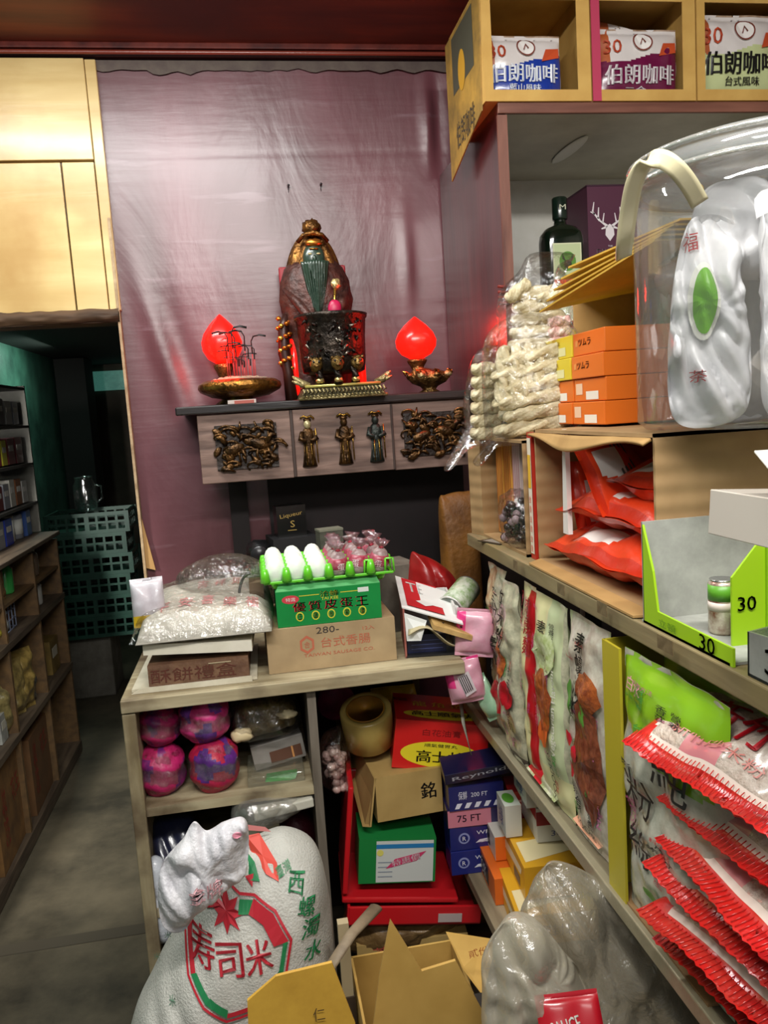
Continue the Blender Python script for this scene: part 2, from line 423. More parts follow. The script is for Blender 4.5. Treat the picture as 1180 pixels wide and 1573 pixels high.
# dents and nail holes are dark pins
mb = MB()
for px, py in ((443, 286), (493, 284)):
    p = atY(px, py, YB-.003); mb.lathe([(.001, 0), (.0035, .002), (.003, .008), (0, .010)], P('1a1418', .4), tuple(p-Vector((0, .012, 0))), 10, 'y'); mb.tube([p, p+Vector((-.001, -.001, -.018))], [.002, .0005], P('1a1418', .4), 6)
struct(mb, 'trim_4')
# left raw edge of the sheet
mb = MB(); mb.box((-.322, YB+.02, 1.14), (.007, .09, 2.28-1.0+.56), P('b39a78', .7, h2='8a7052', vscale=30)); mb.box((-.3195, YB+.02, .45), (.010, .09, .9), P('b39a78', .7, h2='8a7052', vscale=30)); struct(mb, 'trim_5')
# trim under the ceiling
mb = MB()
TR = P('6e2a20', .3, coat=.5, h2='3c1210', vscale=14)
mb.box((.0, YB-.012, 2.492), (2.7, .05, .016), TR); mb.box((.0, YB-.006, 2.476), (2.7, .03, .012), P('38100e', .35, coat=.4)); mb.tube([(-1.35, YB-.03, 2.476), (1.35, YB-.03, 2.476)], .006, P('7a3226', .28, coat=.6), 8)
struct(mb, 'trim_1', bev=.003)
mb = MB(); mb.box((.1, 1.0, 2.515), (3.0, 3.0, .03), REDCEIL); struct(mb, 'ceiling')
# floor
def floor_mat():
    m, nt, b = _new('worn_concrete'); N = nt.nodes; L = nt.links
    tc = N.new('ShaderNodeTexCoord'); n = N.new('ShaderNodeTexNoise'); L.new(tc.outputs['Object'], n.inputs[0]); n.inputs['Scale'].default_value = 2.2; n.inputs['Detail'].default_value = 10; n.inputs['Roughness'].default_value = .65
    r = N.new('ShaderNodeValToRGB'); L.new(n.outputs[0], r.inputs[0]); r.color_ramp.elements[0].position = .35; r.color_ramp.elements[1].position = .65
    r.color_ramp.elements[0].color = (*hx('3a362c'), 1); r.color_ramp.elements[1].color = (*hx('6e6552'), 1)
    L.new(r.outputs[0], b.inputs['Base Color']); b.inputs['Roughness'].default_value = .55
    bp = N.new('ShaderNodeBump'); bp.inputs['Strength'].default_value = .3; bp.inputs['Distance'].default_value = .01; L.new(n.outputs[0], bp.inputs['Height']); L.new(bp.outputs[0], b.inputs['Normal'])
    return m
mb = MB(); mb.box((.1, 2.9, -.02), (3.4, 9.0, .04), floor_mat()); struct(mb, 'floor')
mb = MB(); mb.box((-.62, 2.36, -.012), (.64, .05, .03), P('4a4438', .6)); struct(mb, 'trim_2')
# passage header of pale planks
PLY = wood('pale_peeling_ply', 'd6bc84', 'bb9c62', 'x', .32, 3, .25, stains='ae8a54', coat=.15)
mb = MB()
zs = (1.815, 2.205, 2.462); gap = .003
for (a, b) in ((-1.3, -.345), ):
    mb.box(((a+b)/2, YB-.01, (zs[1]+zs[2])/2+gap), (b-a, .03, zs[2]-zs[1]-gap), PLY)
for (a, b) in ((-1.3, -.43), (-.428, -.345)):
    mb.box(((a+b)/2, YB-.01, (zs[0]+zs[1])/2), (b-a-.002, .03, zs[1]-zs[0]-gap), PLY)
mb.box((-.33, YB-.005, 2.14), (.028, .03, .645), PLY)
struct(mb, 'wall_left_header', bev=.002)
mb = MB(); DK = wood('splintered_edge', '5a4028', '2a1c12', 'x', .8, 5, .8)
mb.grid(lambda u, v: Vector((-1.3+.98*u, YB-.03-.012*math.sin(v*PI)+.006*noise.noise(Vector((u*30, v*3, 0))), 1.822-.034*v+.006*noise.noise(Vector((u*20, v*2, 5))))), 120, 8, DK)
mb.box((-.81, YB+.02, 1.80), (.98, .09, .028), DK)
struct(mb, 'trim_3')
# passage: left wall, ceiling, far wall, post
GRN = P('4d7a68', .45, h2='27463c', vscale=3, bump=.15, coat=.3)
mb = MB(); mb.box((-1.36, 3.2, 1.25), (.1, 9.0, 2.6), GRN); struct(mb, 'wall_left')
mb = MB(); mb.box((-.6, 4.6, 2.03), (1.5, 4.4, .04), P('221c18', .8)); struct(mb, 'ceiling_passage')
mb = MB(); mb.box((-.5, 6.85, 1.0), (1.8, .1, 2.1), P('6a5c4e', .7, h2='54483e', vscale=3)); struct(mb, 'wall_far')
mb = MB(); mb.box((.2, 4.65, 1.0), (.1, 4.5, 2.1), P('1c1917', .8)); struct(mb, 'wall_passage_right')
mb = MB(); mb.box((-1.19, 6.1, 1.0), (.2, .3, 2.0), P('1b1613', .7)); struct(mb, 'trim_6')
t = MB(); a = atY(163, 570, 6.78); b = atY(195, 598, 6.78)
t.box(((a.x+b.x)/2, 6.78, (a.z+b.z)/2), (b.x-a.x+.3, .02, a.z-b.z), P('3f6a60', .3, emit='4f8f80', estr=.25, h2='9fd8c8', vscale=9)); struct(t, 'window_1')
# right wall and the wall behind the shelving
mb = MB(); mb.box((1.55, 1.0, 1.25), (.1, 3.4, 2.6), P('8a8478', .7, h2='6c665c', vscale=4)); struct(mb, 'wall_right')
mb = MB(); mb.box((1.08, YB+.05, 1.25), (.86, .08, 2.5), P('3a2c28', .6, h2='2c201d', vscale=3)); struct(mb, 'wall_back_right')
# raised batten on the wall under the altar shelf
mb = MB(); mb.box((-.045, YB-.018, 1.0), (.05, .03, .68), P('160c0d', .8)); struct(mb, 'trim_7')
mb = MB(); mb.box((.33, YB-.010, 1.15), (.58, .014, .40), P('1c0f12', .75, h2='120a0c', vscale=6)); struct(mb, 'shade_panel')  # dark sheet, painting in the shade below the altar shelf

# ============================================================ ALTAR SHELF
DARKW = wood('altar_dark_wood', '2c2220', '120d0c', 'x', .35, 6, .3, coat=.3)
APR = wood('altar_weathered_ply', '8c7064', '513c34', 'x', .6, 9, .35)
BRONZE = P('6b4a26', .32, .75, .5, 90, h2='2a1c10', vscale=30)
BRASS = P('c79a45', .25, .9, .35, 80, h2='6b4a1c', vscale=18)
ash = T('altar_shelf', 'dark wooden altar shelf with three carved apron panels on the purple wall', 'shelf', (.22, 2.13, 1.52))
mb = MB(); mb.box((0, .105, .012), (.79, .22, .016), DARKW); mb.box((0, -.002, .012), (.80, .014, .022), DARKW); mb.build('shelf_board', ash, bev=.004)
mb = MB()
mb.box((-.23, .012, -.090), (.238, .016, .178), APR); mb.box((.026, .010, -.090), (.262, .018, .176), APR); mb.box((.268, .013, -.090), (.215, .016, .18), APR)
mb.box((-.108, .004, -.09), (.008, .012, .176), P('3a2a24', .6)); mb.box((.158, .004, -.09), (.006, .012, .176), P('3a2a24', .6))
mb.box((0, .19, -.09), (.7, .02, .14), DARKW)
mb.build('apron', ash, bev=.002)
def relief(cx, cz, w, h, seed, n=70):
    """carved scene: rearing animals, clouds and branches in low relief"""
    mb = MB(); random.seed(seed)
    mb.box((cx, .001, cz), (w*.96, .006, h*.92), P('2b211c', .5, .3, .5, 60))
    for k in range(n):
        x = cx+random.uniform(-.47, .47)*w; z = cz+random.uniform(-.45, .45)*h; r = random.uniform(.006, .012)
        if k % 3 == 0:
            pts = [(x+r*2.4*math.cos(a*.9)*(1-a*.12), -.004-.004*math.sin(a), z+r*1.6*math.sin(a*.9)*(1-a*.1)) for a in [i*.55 for i in range(9)]]
            mb.tube(pts, [.0042-.0003*i for i in range(9)], BRONZE, 6)
        elif k % 3 == 1: mb.ball((x, -.004, z), (r*1.6, .006, r*.9), BRONZE, 10, 6, .3, 20, k, ax=(0, random.uniform(-1, 1), 0))
        else:
            a = random.uniform(0, PI); mb.tube([(x-r*1.8*math.cos(a), -.003, z-r*1.8*math.sin(a)), (x, -.009, z), (x+r*1.6*math.cos(a+.5), -.003, z+r*1.6*math.sin(a+.5))], [.002, .0045, .002], BRONZE, 6)
    # two animal bodies
    for sx in (-1, 1):
        bx = cx+sx*w*.2
        mb.ball((bx, -.007, cz+.005*sx), (.026, .010, .013), BRONZE, 14, 8, .2, 20, 3, ax=(0, .3*sx, 0))
        mb.tube([(bx+sx*.02, -.008, cz+.01), (bx+sx*.032, -.012, cz+.028), (bx+sx*.044, -.012, cz+.026)], [.008, .007, .004], BRONZE, 8)
        for lg in (-.016, -.006, .008, .018): mb.tube([(bx+lg, -.006, cz-.006), (bx+lg*1.5, -.008, cz-.022), (bx+lg*1.3+.004, -.006, cz-.038)], [.005, .0035, .003], BRONZE, 6)
    return mb
relief(-.228, -.088, .165, .125, 3).build('carved_panel', ash)
relief(.268, -.088, .165, .125, 5).build('carved_panel', ash)
def immortal(cx, k):
    """standing robed figure in relief"""
    mt = BRONZE if k < 2 else P('2f3430', .4, .5, .5, 90)
    mb = MB(); z = -.088
    mb.lathe([(.0, -.066), (.020, -.064), (.017, -.05), (.012, -.02), (.015, .004), (.017, .022), (.011, .034), (.005, .038)], mt, (cx, .0, z), 16, 'z', 1, .55)
    mb.ball((cx, -.004, z+.046), (.0095, .009, .012), mt if k else P('c9b98a', .35, .5), 12, 8)
    mb.ball((cx, -.002, z+.058), (.011, .007, .006), BRONZE, 10, 6, .3)
    for sx in (-1, 1): mb.tube([(cx+sx*.014, -.002, z+.026), (cx+sx*.021, -.010, z+.008), (cx+sx*.006, -.016, z+.002)], [.007, .007, .005], mt, 8)
    for j in range(5): mb.tube([(cx-.012+j*.006, -.010, z-.005), (cx-.014+j*.007, -.011, z-.06)], .0016, BRASS if j % 2 else mt, 5)
    mb.tube([(cx+.022, -.008, z-.055), (cx+.020, -.010, z+.035)], .0018, BRASS, 5)
    mb.tube([(cx-.018, -.006, z+.062), (cx-.008, -.008, z+.068), (cx, -.008, z+.064), (cx+.010, -.008, z+.068), (cx+.018, -.006, z+.060)], .003, BRASS, 6)
    return mb
for k, cx in enumerate((-.068, .028, .112)): immortal(cx, k).build('carved_figure', ash)
# ============================================================ ON THE ALTAR SHELF
ZS = 1.5405
def on(px, y, z=ZS):
    """foot of a thing that stands at depth y on the level z, below picture column px"""
    p = atY(px, 620, y); return (p.x, y, z)
ORN = P('8a6a3a', .3, .85, .6, 120, h2='2e2216', vscale=40)
PALEG = P('b9a878', .35, .6, .6, 110, h2='6c6038', vscale=40)
REDGLOW = lambda e: P('e01010', .25, emit='ff1408', estr=e, spec=.6)

# brass incense bowl with ash
t = T('incense_bowl', 'wide shallow brass incense bowl full of ash, left on the altar shelf', 'incense bowl', on(371, 2.2))
k = .00175
mb = MB(); mb.lathe([(.030, 0), (.036, .004), (.030, .012), (.034, .018)], BRASS); mb.build('foot', t)
mb = MB(); mb.lathe([(.034, .016), (.075, .022), (.105, .037), (.110, .046), (.108, .056), (.096, .064), (.090, .066), (.088, .058)], P('a87434', .25, .9, .5, 90, h2='4a3014', vscale=20), n=48, rip=lambda a, z: .012*math.sin(a*22)*(1 if .04 < z < .06 else 0)); mb.build('bowl', t)
mb = MB(); mb.grid(lambda u, v: Vector((.089*math.sqrt(v)*math.cos(2*PI*u), .089*math.sqrt(v)*math.sin(2*PI*u), .062+.014*(1-v)+.006*noise.noise(Vector((math.cos(2*PI*u)*v*8, math.sin(2*PI*u)*v*8, 1))))), 40, 12, P('b8a78c', .9, h2='8a7a64', vscale=60, bump=.8, bscale=200)); mb.build('ash', t)
mb = MB(); mb.box((-.002, -.034, .006), (.072, .012, .012), P('e8d8d0', .6)); mb.box((.004, -.041, .006), (.05, .001, .008), P('c86a5e', .6)); solo(mb, 'folded_paper', 'folded white and red paper tucked under the brass incense bowl', 'paper', (t.location.x+.004, 2.2-.035, ZS))
# burnt incense sticks curling over the ash, one by one
random.seed(4)
BLK = P('15100e', .5)
t2 = T('incense_stick', 'thin burnt incense stick with red foot in the brass bowl of ash', 'incense stick', (t.location.x-.004, 2.19, ZS+.07), group='burnt incense sticks in the bowl')
L0 = [t2]
mb = MB(); mb.tube([(0, 0, 0), (0, 0, .05)], .0011, P('b82a2a', .5), 6); mb.build('foot', t2)
mb = MB(); mb.tube([(0, 0, .05), (.001, 0, .075), (-.006, 0, .084), (-.022, 0, .086), (-.040, 0, .083)], .0018, BLK, 6); mb.build('ash_curl', t2)
for i in range(13):
    s = dup(t2, 'thin burnt incense stick with red foot in the brass bowl of ash', (t.location.x-.026+.006*i+random.uniform(-.003, .003), 2.19+random.uniform(-.02, .02), ZS+.066), (0, 0, random.choice((0, PI, .3, PI-.3))), scale=(1, 1, random.uniform(.6, 1.65)))

def lotus_bulb(name, label, loc, e, half=False, sc_=1):
    t = T(name, label, 'altar lamp', loc)
    mb = MB()
    if not half:
        mb.lathe([(.026, 0), (.028, .004), (.018, .010), (.024, .018), (.045, .028), (.056, .040), (.050, .054), (.030, .064), (.017, .069), (.019, .074), (.026, .084), (.028, .090), (.022, .093)], ORN, n=40, rip=lambda a, z: .10*math.sin(a*8)*(1 if .025 < z < .058 else 0))
        for j in range(8):
            a = j*PI/4+.2; mb.ball((.055*math.cos(a), .055*math.sin(a), .048), (.011, .011, .009), PALEG if j % 2 else ORN, 10, 6, .4, 30, j)
            mb.tube([(.050*math.cos(a), .050*math.sin(a), .050), (.066*math.cos(a), .066*math.sin(a), .060), (.069*math.cos(a), .069*math.sin(a), .050)], [.005, .003, .002], BRASS, 6)
    else:
        mb.lathe([(.030, 0), (.034, .004), (.016, .014), (.012, .055), (.020, .074), (.026, .084), (.028, .092), (.020, .095)], ORN, n=32)
    mb.build('stand', t)
    mb = MB(); z0 = .094
    prof = [(.018, 0), (.040, .012), (.053, .032), (.055, .050), (.047, .070), (.030, .090), (.015, .103), (.004, .112), (0, .114)]
    mb.lathe([(r*sc_, z0+z*sc_*.98) for r, z in prof], REDGLOW(e), n=36, rip=lambda a, z: .02*math.cos(a*6)); mb.build('bulb', t)
    return t
rb = lotus_bulb('altar_lamp', 'glowing red lotus bud lamp on an ornate bronze vase, right on the altar shelf', on(661, 2.17), 1.6)
rb.children[0].location = (0, 0, 0)
for c in rb.children:
    if c.name.startswith('bulb'): c.location = (-.030, 0, 0)
for c in rb.children:
    if c.name.startswith('stand'): c.location = (0, 0, 0)
# keep the bulb over its own neck: the neck leans to the left like in the photo
st = [c for c in rb.children if c.name.startswith('stand')][0]
for v in st.data.vertices:
    if v.co.z > .060: v.co.x -= .030*min(1, (v.co.z-.060)/.008)
lb = lotus_bulb('altar_lamp', 'glowing red and orange lotus bud lamp behind the incense bowl', on(349, 2.275), 1.6, True, .98)
lb.scale = (1, 1, 1.22)
for lx, ly, lz, w in ((rb.location.x-.03, 2.17, ZS+.15, .5), (lb.location.x, 2.275, ZS+.15, .35)):
    ld = bpy.data.lights.new('red_bulb_light', 'POINT'); ld.color = (1, .03, .015); ld.energy = w*2.4; ld.shadow_soft_size = .05
    lo = bpy.data.objects.new('red_bulb_light', ld); C.objects.link(lo); lo.location = (lx, ly-.075, lz)
# statue
sx_ = on(497, 2.25)[0]
t = T('deity_statue', 'small robed deity statue with dark green beard and gilt hood on the altar', 'statue', (sx_, 2.255, ZS))
ROBE = P('5a3128', .45, .25, .5, 60, h2='2c1814', vscale=25); GILT = P('9a6a34', .3, .8, .6, 90, h2='3c2412', vscale=30); FACEG = P('26382c', .3, coat=.6, bump=.2, bscale=50)
mb = MB(); mb.lathe([(.075, 0), (.085, .01), (.070, .03), (.074, .12), (.088, .20), (.100, .27), (.092, .32), (.078, .355), (.058, .375), (.0, .385)], ROBE, n=40, sy=.55, rip=lambda a, z: .035*math.sin(a*11+z*30)); mb.build('robe', t)
mb = MB(); mb.box((0, .045, .24), (.185, .012, .26), P('8a1420', .5)); mb.build('throne_back', t, bev=.004)
mb = MB()   # hood: pointed cowl open to the front
def hood(u, v):
    a = (u-.5)*1.5*PI+PI/2*3
    z = .27+.185*v
    r = .072*(1-v)**.5+.024*(1-v**6)+.004*math.sin(u*50)
    r = max(r, .006) if v < .99 else .004
    return Vector((r*math.cos(a)*.92, r*math.sin(a)*.6+.008, z+.010*math.sin(u*PI)*0))
mb.grid(lambda u, v: hood((u*.78+.61) % 1.0 if False else u, v), 40, 24, GILT)
mb.build('hood', t, solid=.004)
mb = MB(); mb.ball((0, -.034, .375), (.030, .018, .040), FACEG, 20, 12); mb.ball((0, -.053, .372), (.006, .006, .010), FACEG, 8, 6)
for s_ in (-1, 1): mb.ball((s_*.011, -.050, .385), (.006, .003, .0025), P('b8a878', .4), 8, 6); mb.tube([(s_*.003, -.052, .362), (s_*.016, -.050, .357)], .0018, P('7da090', .4), 6)
mb.tube([(-.012, -.051, .398), (.012, -.051, .398)], .002, BRASS, 6)
mb.build('face', t)
mb = MB()
mb.grid(lambda u, v: Vector(((u-.5)*2*(.036*(1-v)**.6+.0*v), -.050-.022*math.sin(PI*u)*(1-.5*v)-.002*math.sin(u*60), .365-.14*v)), 30, 14, FACEG); mb.build('beard', t, solid=.006)
mb = MB(); mb.tube([(-.04, -.03, .42), (-.025, -.042, .435), (0, -.048, .44), (.025, -.042, .435), (.04, -.03, .42)], .006, GILT, 8); mb.ball((0, -.03, .455), (.026, .022, .022), GILT, 14, 10, .3, 24)
mb.ball((0, -.042, .415), (.022, .012, .010), P('d08a3a', .3, .9), 12, 8, .3, 30); mb.build('crown', t)
mb = MB(); mb.tube([(-.085, -.02, .30), (-.055, -.055, .26), (-.015, -.075, .20), (.0, -.078, .17)], [.006, .012, .014, .01], ROBE, 10); mb.tube([(.085, -.02, .30), (.062, -.055, .25), (.035, -.072, .20)], [.006, .014, .012], ROBE, 10)
mb.build('sleeve', t)
mb = MB(); mb.ball((.048, -.078, .30), (.013, .009, .014), P('c9b27a', .3, .7, .5, 80), 10, 8, .4, 30); mb.tube([(.046, -.078, .29), (.040, -.082, .24), (.036, -.084, .20)], .004, BRASS, 6); mb.ball((.040, -.088, .235), (.018, .010, .024), P('b01848', .4), 12, 8, .2, 20); mb.box((.038, -.09, .208), (.038, .012, .005), P('e8dcd4', .4)); mb.build('flower_ornament', t)
# dark carved side post with gold
t = T('carved_dragon_post', 'slim dark and gold carved post standing left behind the censer', 'carving', on(449, 2.235))
mb = MB()
random.seed(8)
mb.tube([(0, 0, .0), (-.004, 0, .08), (-.010, 0, .13), (-.008, 0, .20), (0, 0, .235)], [.018, .015, .018, .015, .008], P('33160f', .4, .3), 10); mb.build('post', t)
mb = MB()
for j in range(26):
    z = .09+.14*j/26; a = j*1.1; mb.ball((-.008+.014*math.cos(a), -.004+.014*math.sin(a), z), (.008, .007, .006), P('b8641e', .3, .8) if j % 3 else P('d8a040', .25, .9), 8, 6, .5, 40, j)
mb.build('gold_dragon', t)
# bronze censer
cx = on(517, 2.165)[0]
t = T('bronze_censer', 'dark cylindrical bronze censer with three beast heads in front of the statue', 'censer', (cx, 2.165, ZS))
DB = P('3a3028', .33, .7, .5, 70, h2='15110f', vscale=30)
mb = MB(); mb.lathe([(.070, .066), (.082, .072), (.086, .10), (.088, .16), (.092, .205), (.096, .210), (.097, .218), (.090, .220), (.086, .210), (.084, .12), (.0, .11)], DB, n=56, rip=lambda a, z: .008*noise.noise(Vector((a*5, z*90, 2)))); mb.build('body', t)
mb = MB()
random.seed(2)
for j in range(46):
    a = -PI/2+random.uniform(-.95, .95); z = random.uniform(.10, .195); q = Vector((.088*math.cos(a), .088*math.sin(a), z))
    mb.tube([q, q+Vector((.010*random.uniform(-1, 1), -.005, .006)), q+Vector((.016*random.uniform(-1, 1), 0, .012*random.uniform(-1, 1)))], [.003, .004, .0015], DB if j % 4 else P('8a8074', .3, .8), 6)
mb.build('dragon_relief', t)
for j, a in enumerate((-.62, 0, .62)):
    q = Vector((.092*math.sin(a), -.092*math.cos(a), .088)); mb = MB()
    mb.ball(tuple(q), (.017, .015, .018), P('7a6034', .32, .8, .6, 90), 16, 12, .25, 26, j)
    for s_ in (-1, 1): mb.ball(tuple(q+Vector((s_*.007, -.013, .006))), .0035, P('1a1410', .3), 8, 6); mb.ball(tuple(q+Vector((s_*.013, -.002, .014))), .005, ORN, 8, 6)
    mb.ball(tuple(q+Vector((0, -.014, -.004))), (.007, .006, .005), ORN, 8, 6); mb.build('beast_head', t)
    mb = MB(); q = Vector((.080*math.sin(a), -.080*math.cos(a), 0)); mb.tube([q+Vector((0, 0, .075)), q+Vector((0, -.008, .055)), q+Vector((0, -.004, .038))], [.015, .010, .012], DB, 10); mb.ball(tuple(q+Vector((0, -.010, .046))), (.011, .010, .008), P('c8b070', .3, .8), 10, 8, .3, 30); mb.build('leg', t)
t = T('ornate_brass_stand', 'pale gilt openwork stand with flared ends carrying the bronze censer', 'stand', (cx+.012, 2.165, ZS))
mb = MB(); mb.box((0, 0, .034), (.20, .15, .006), PALEG)
mb.slab([(-.115, -.075, 0), (.115, -.075, 0), (.098, -.075, .030), (-.098, -.075, .030)], (0, 1, 0), .15, P('5a5238', .5, .4, .6, 100)); mb.build('plate', t, bev=.003)
mb = MB()
for j in range(22):
    x = -.104+.0099*j; mb.tube([(x, -.079, .026), (x+.006, -.083, .018), (x-.004, -.083, .010), (x+.004, -.080, .003)], [.003, .0035, .0035, .003], PALEG, 6)
mb.tube([(-.098, -.079, .033), (.098, -.079, .033)], .004, P('c9ba6a', .3, .6), 8); mb.tube([(-.115, -.079, .003), (.115, -.079, .003)], .004, PALEG, 8); mb.build('openwork_band', t)
for s_ in (-1, 1):
    mb = MB(); mb.tube([(s_*.085, -.07, .036), (s_*.105, -.072, .042), (s_*.120, -.07, .056), (s_*.128, -.07, .062)], [.007, .010, .006, .002], PALEG, 8); mb.tube([(s_*.10, -.072, .040), (s_*.118, -.074, .044), (s_*.130, -.074, .050)], [.006, .005, .002], PALEG, 8); mb.build('flared_wing', t)
# red tubes glowing beside the censer
for dx, lab in ((-.098, 'narrow glowing red lamp tube just left of the bronze censer'), (.085, 'narrow glowing red lamp tube just right of the bronze censer')):
    mb = MB(); mb.tube([(0, 0, .036), (0, 0, .205)], .012, REDGLOW(.9), 12); solo(mb, 'lamp_tube', lab, 'lamp', (cx+dx, 2.245, ZS-.036))

# ============================================================ UNDER THE SHELF, ON THE CABINET'S BACK PART
t = T('black_gift_box', 'black box with gold writing standing against the wall under the altar shelf', 'box', tuple(atY(447, 822, 2.2)), (0, 0, .15))
mb = MB(); mb.box((0, 0, .042), (.080, .05, .084), P('0e0d0d', .3, coat=.4)); g = P('c9a860', .35, .5)
mb.text('Liqueur', g, 0, .058, .062, .014, (0, -.0255, 0), ang=.12); mb.text('S', g, .002, .034, .012, .018, (0, -.0255, 0)); mb.rect(-.012, .016, .012, .018, g, O=(0, -.0255, 0)); mb.build('box', t)
mb = MB(); mb.box((0, 0, -.10), (.12, .12, .20), P('141214', .6)); mb.build('crate_below', t)
t = T('black_bottle_rack', 'dark object lying left of the black gold-lettered box', 'rack', tuple(atY(398, 845, 2.18)))
mb = MB(); mb.ball((0, 0, 0), (.035, .04, .028), P('121112', .35), 16, 10, .2); mb.build('lump', t); mb = MB(); mb.lathe([(.022, 0), (.024, .006), (.022, .01)], P('232123', .3), (0, -.045, -.005), 20, 'y'); mb.build('cap', t)
mb = MB(); mb.box((0, 0, -.055), (.06, .04, .23), P('5e5f52', .5, h2='44443a', vscale=20)); mb.box((0, 0, .062), (.062, .042, .005), P('7a7a6a', .4)); solo(mb, 'tin_box', 'dull olive tin box behind the red printed eggs', 'box', tuple(atY(508, 850, 2.0)), (0, 0, .2))

# ============================================================ UPPER CABINET
UY = 1.8; UX = .598; UZ = 2.155
CABW = wood('cabinet_brown_edge', '8a5a4a', '5c342a', 'x', .5, 6, .2)
GREYI = P('cac6b6', .45, h2='b2ae9e', vscale=5, bump=.1, bscale=20)
t = T('upper_cabinet', 'open maroon cabinet with white interior on the wall right of the altar', 'cabinet', (UX, UY, 1.54))
H = UZ-1.54
mb = MB(); mb.box((.009, .27, H/2), (.018, .54, H), MAROON); mb.build('side_panel', t)
mb = MB(); mb.box((.009, -.003, H/2-.013), (.022, .008, H-.026), wood('cabinet_brown_edge_upright', '8a5a4a', '5c342a', 'z', .5, 6, .2)); mb.build('front_edge', t)
mb = MB(); mb.box((.44, .27, H-.011), (.86, .54, .022), GREYI); mb.box((.44, -.002, H-.010), (.88, .010, .026), CABW); mb.build('top_board', t, bev=.002)
mb = MB(); mb.box((.44, .53, H/2+.05), (.86, .012, H-.1), P('eeece6', .45, h2='dad7cc', vscale=4)); mb.build('back_board', t)
mb = MB(); mb.box((.44, .28, .118), (.84, .50, .018), GREYI); mb.build('inner_shelf', t)
# long drip of pale glue on the inner ceiling
mb = MB(); mb.ball((.27, .25, H-.024), (.022, .11, .004), P('e8e8e2', .3), 16, 8); mb.build('glue_streak', t)
mb = MB(); g = P('7a2418', .6, bump=.4)
p = atY(772, 440, UY-.008)-Vector((UX, UY, 1.54))
for j in range(4): mb.tube([p+Vector((-.012, -.004, -.012*j)), p+Vector((0, -.012, -.012*j-.003)), p+Vector((.014, -.004, -.012*j))], .0035, g, 6)
mb.build('knotted_cord', t)
# ============================================================ RIGHT SHELVING
SHW = wood('shelf_weathered_edge', '9c8c66', '6e6046', 'y', .55, 6, .3, stains='857650')
SHM = wood('shelf_greyish_board', '8a8068', '5e543f', 'y', .6, 5, .3)
t = T('shelf_rack', 'right-hand wooden rack with three long shelves running towards the camera', 'shelf', (.46, 1.7, 0))
mb = MB(); mb.box((.50, -.72, 1.2015), (.99, 1.53, .027), SHW); mb.build('upper_shelf', t, bev=.002)
mb = MB(); mb.box((.50, -.66, .789), (.985, 1.62, .020), SHM); mb.box((.001, -.66, .789), (.014, 1.62, .024), P('a39a80', .35, .3, .2, 40)); mb.build('middle_shelf', t, bev=.002)
mb = MB(); mb.box((.46, -.66, .437), (1.03, 1.56, .026), wood('plank_dusty', '97886c', '6a5d48', 'y', .7, 6, .3)); mb.build('bottom_shelf', t, bev=.002)
for x in (.30, .95):
    for y in (.06,):
        mb = MB(); mb.box((x, y, .60), (.04, .03, 1.2), P('3e362c', .6)); mb.build('upright', t)
mb = MB(); mb.box((.97, -1.36, .60), (.04, .03, 1.2), P('3e362c', .6)); mb.build('upright', t)
# small notes glued on the shelf edge
for k, (px, py, w) in enumerate(((862, 905, .028), (925, 935, .03), (1022, 990, .035), (792, 868, .022))):
    p = atX(px, py, .4525); mb = MB(); mb.box((0, 0, 0), (.001, w, .017), P('7b6a4c', .6, h2='5a4a30', vscale=60)); o = mb.build('price_note', t); o.location = p-t.location

CB = board(); CBD = board('cardboard_dark', '94714a', '7c5c3a')
CBC = board('cardboard_fluted', 'a98a60', '93744c', 'z', 240)
GOLDC = board('golden_carton', 'cfa65a', 'bd9148')
def open_carton(t, o, s, th, mat, omit='', inner=None):
    """carton walls; o = low corner, s = size, omit = sides left out (x X y Y z Z)"""
    mb = MB(); x, y, z = o; a, b, c = s
    if 'x' not in omit: mb.box((x+th/2, y+b/2, z+c/2), (th, b, c), mat)
    if 'X' not in omit: mb.box((x+a-th/2, y+b/2, z+c/2), (th, b, c), mat)
    if 'y' not in omit: mb.box((x+a/2, y+th/2, z+c/2), (a, th, c), mat)
    if 'Y' not in omit: mb.box((x+a/2, y+b-th/2, z+c/2), (a, th, c), mat)
    if 'z' not in omit: mb.box((x+a/2, y+b/2, z+th/2), (a, b, th), mat)
    if 'Z' not in omit: mb.box((x+a/2, y+b/2, z+c-th/2), (a, b, th), mat)
    return mb

# large fluted carton lying on its side, open towards the aisle
t = T('cardboard_box', 'large brown fluted carton on its side, full of orange packets, under the plastic jar', 'box', (.495, .935, 1.2155))
open_carton(t, (0, 0, 0), (.42, .43, .235), .005, CBC, 'x').build('body', t)
mb = MB(); mb.grid(lambda u, v: Vector((-.002-.012*v+.004*math.sin(u*9), .005+.425*u, .232-.004-.014*v*(.4+1.0*math.sin(u*PI*1.0+.2)**2)+.008*math.sin(u*7)*v)), 30, 4, CB); mb.build('top_flap', t, solid=.004)
mb = MB(); mb.slab([(0, .0, .002), (-.03, .01, .001), (-.03, .40, .001), (0, .425, .002)], (0, 0, 1), .003, CB); mb.build('bottom_flap', t)

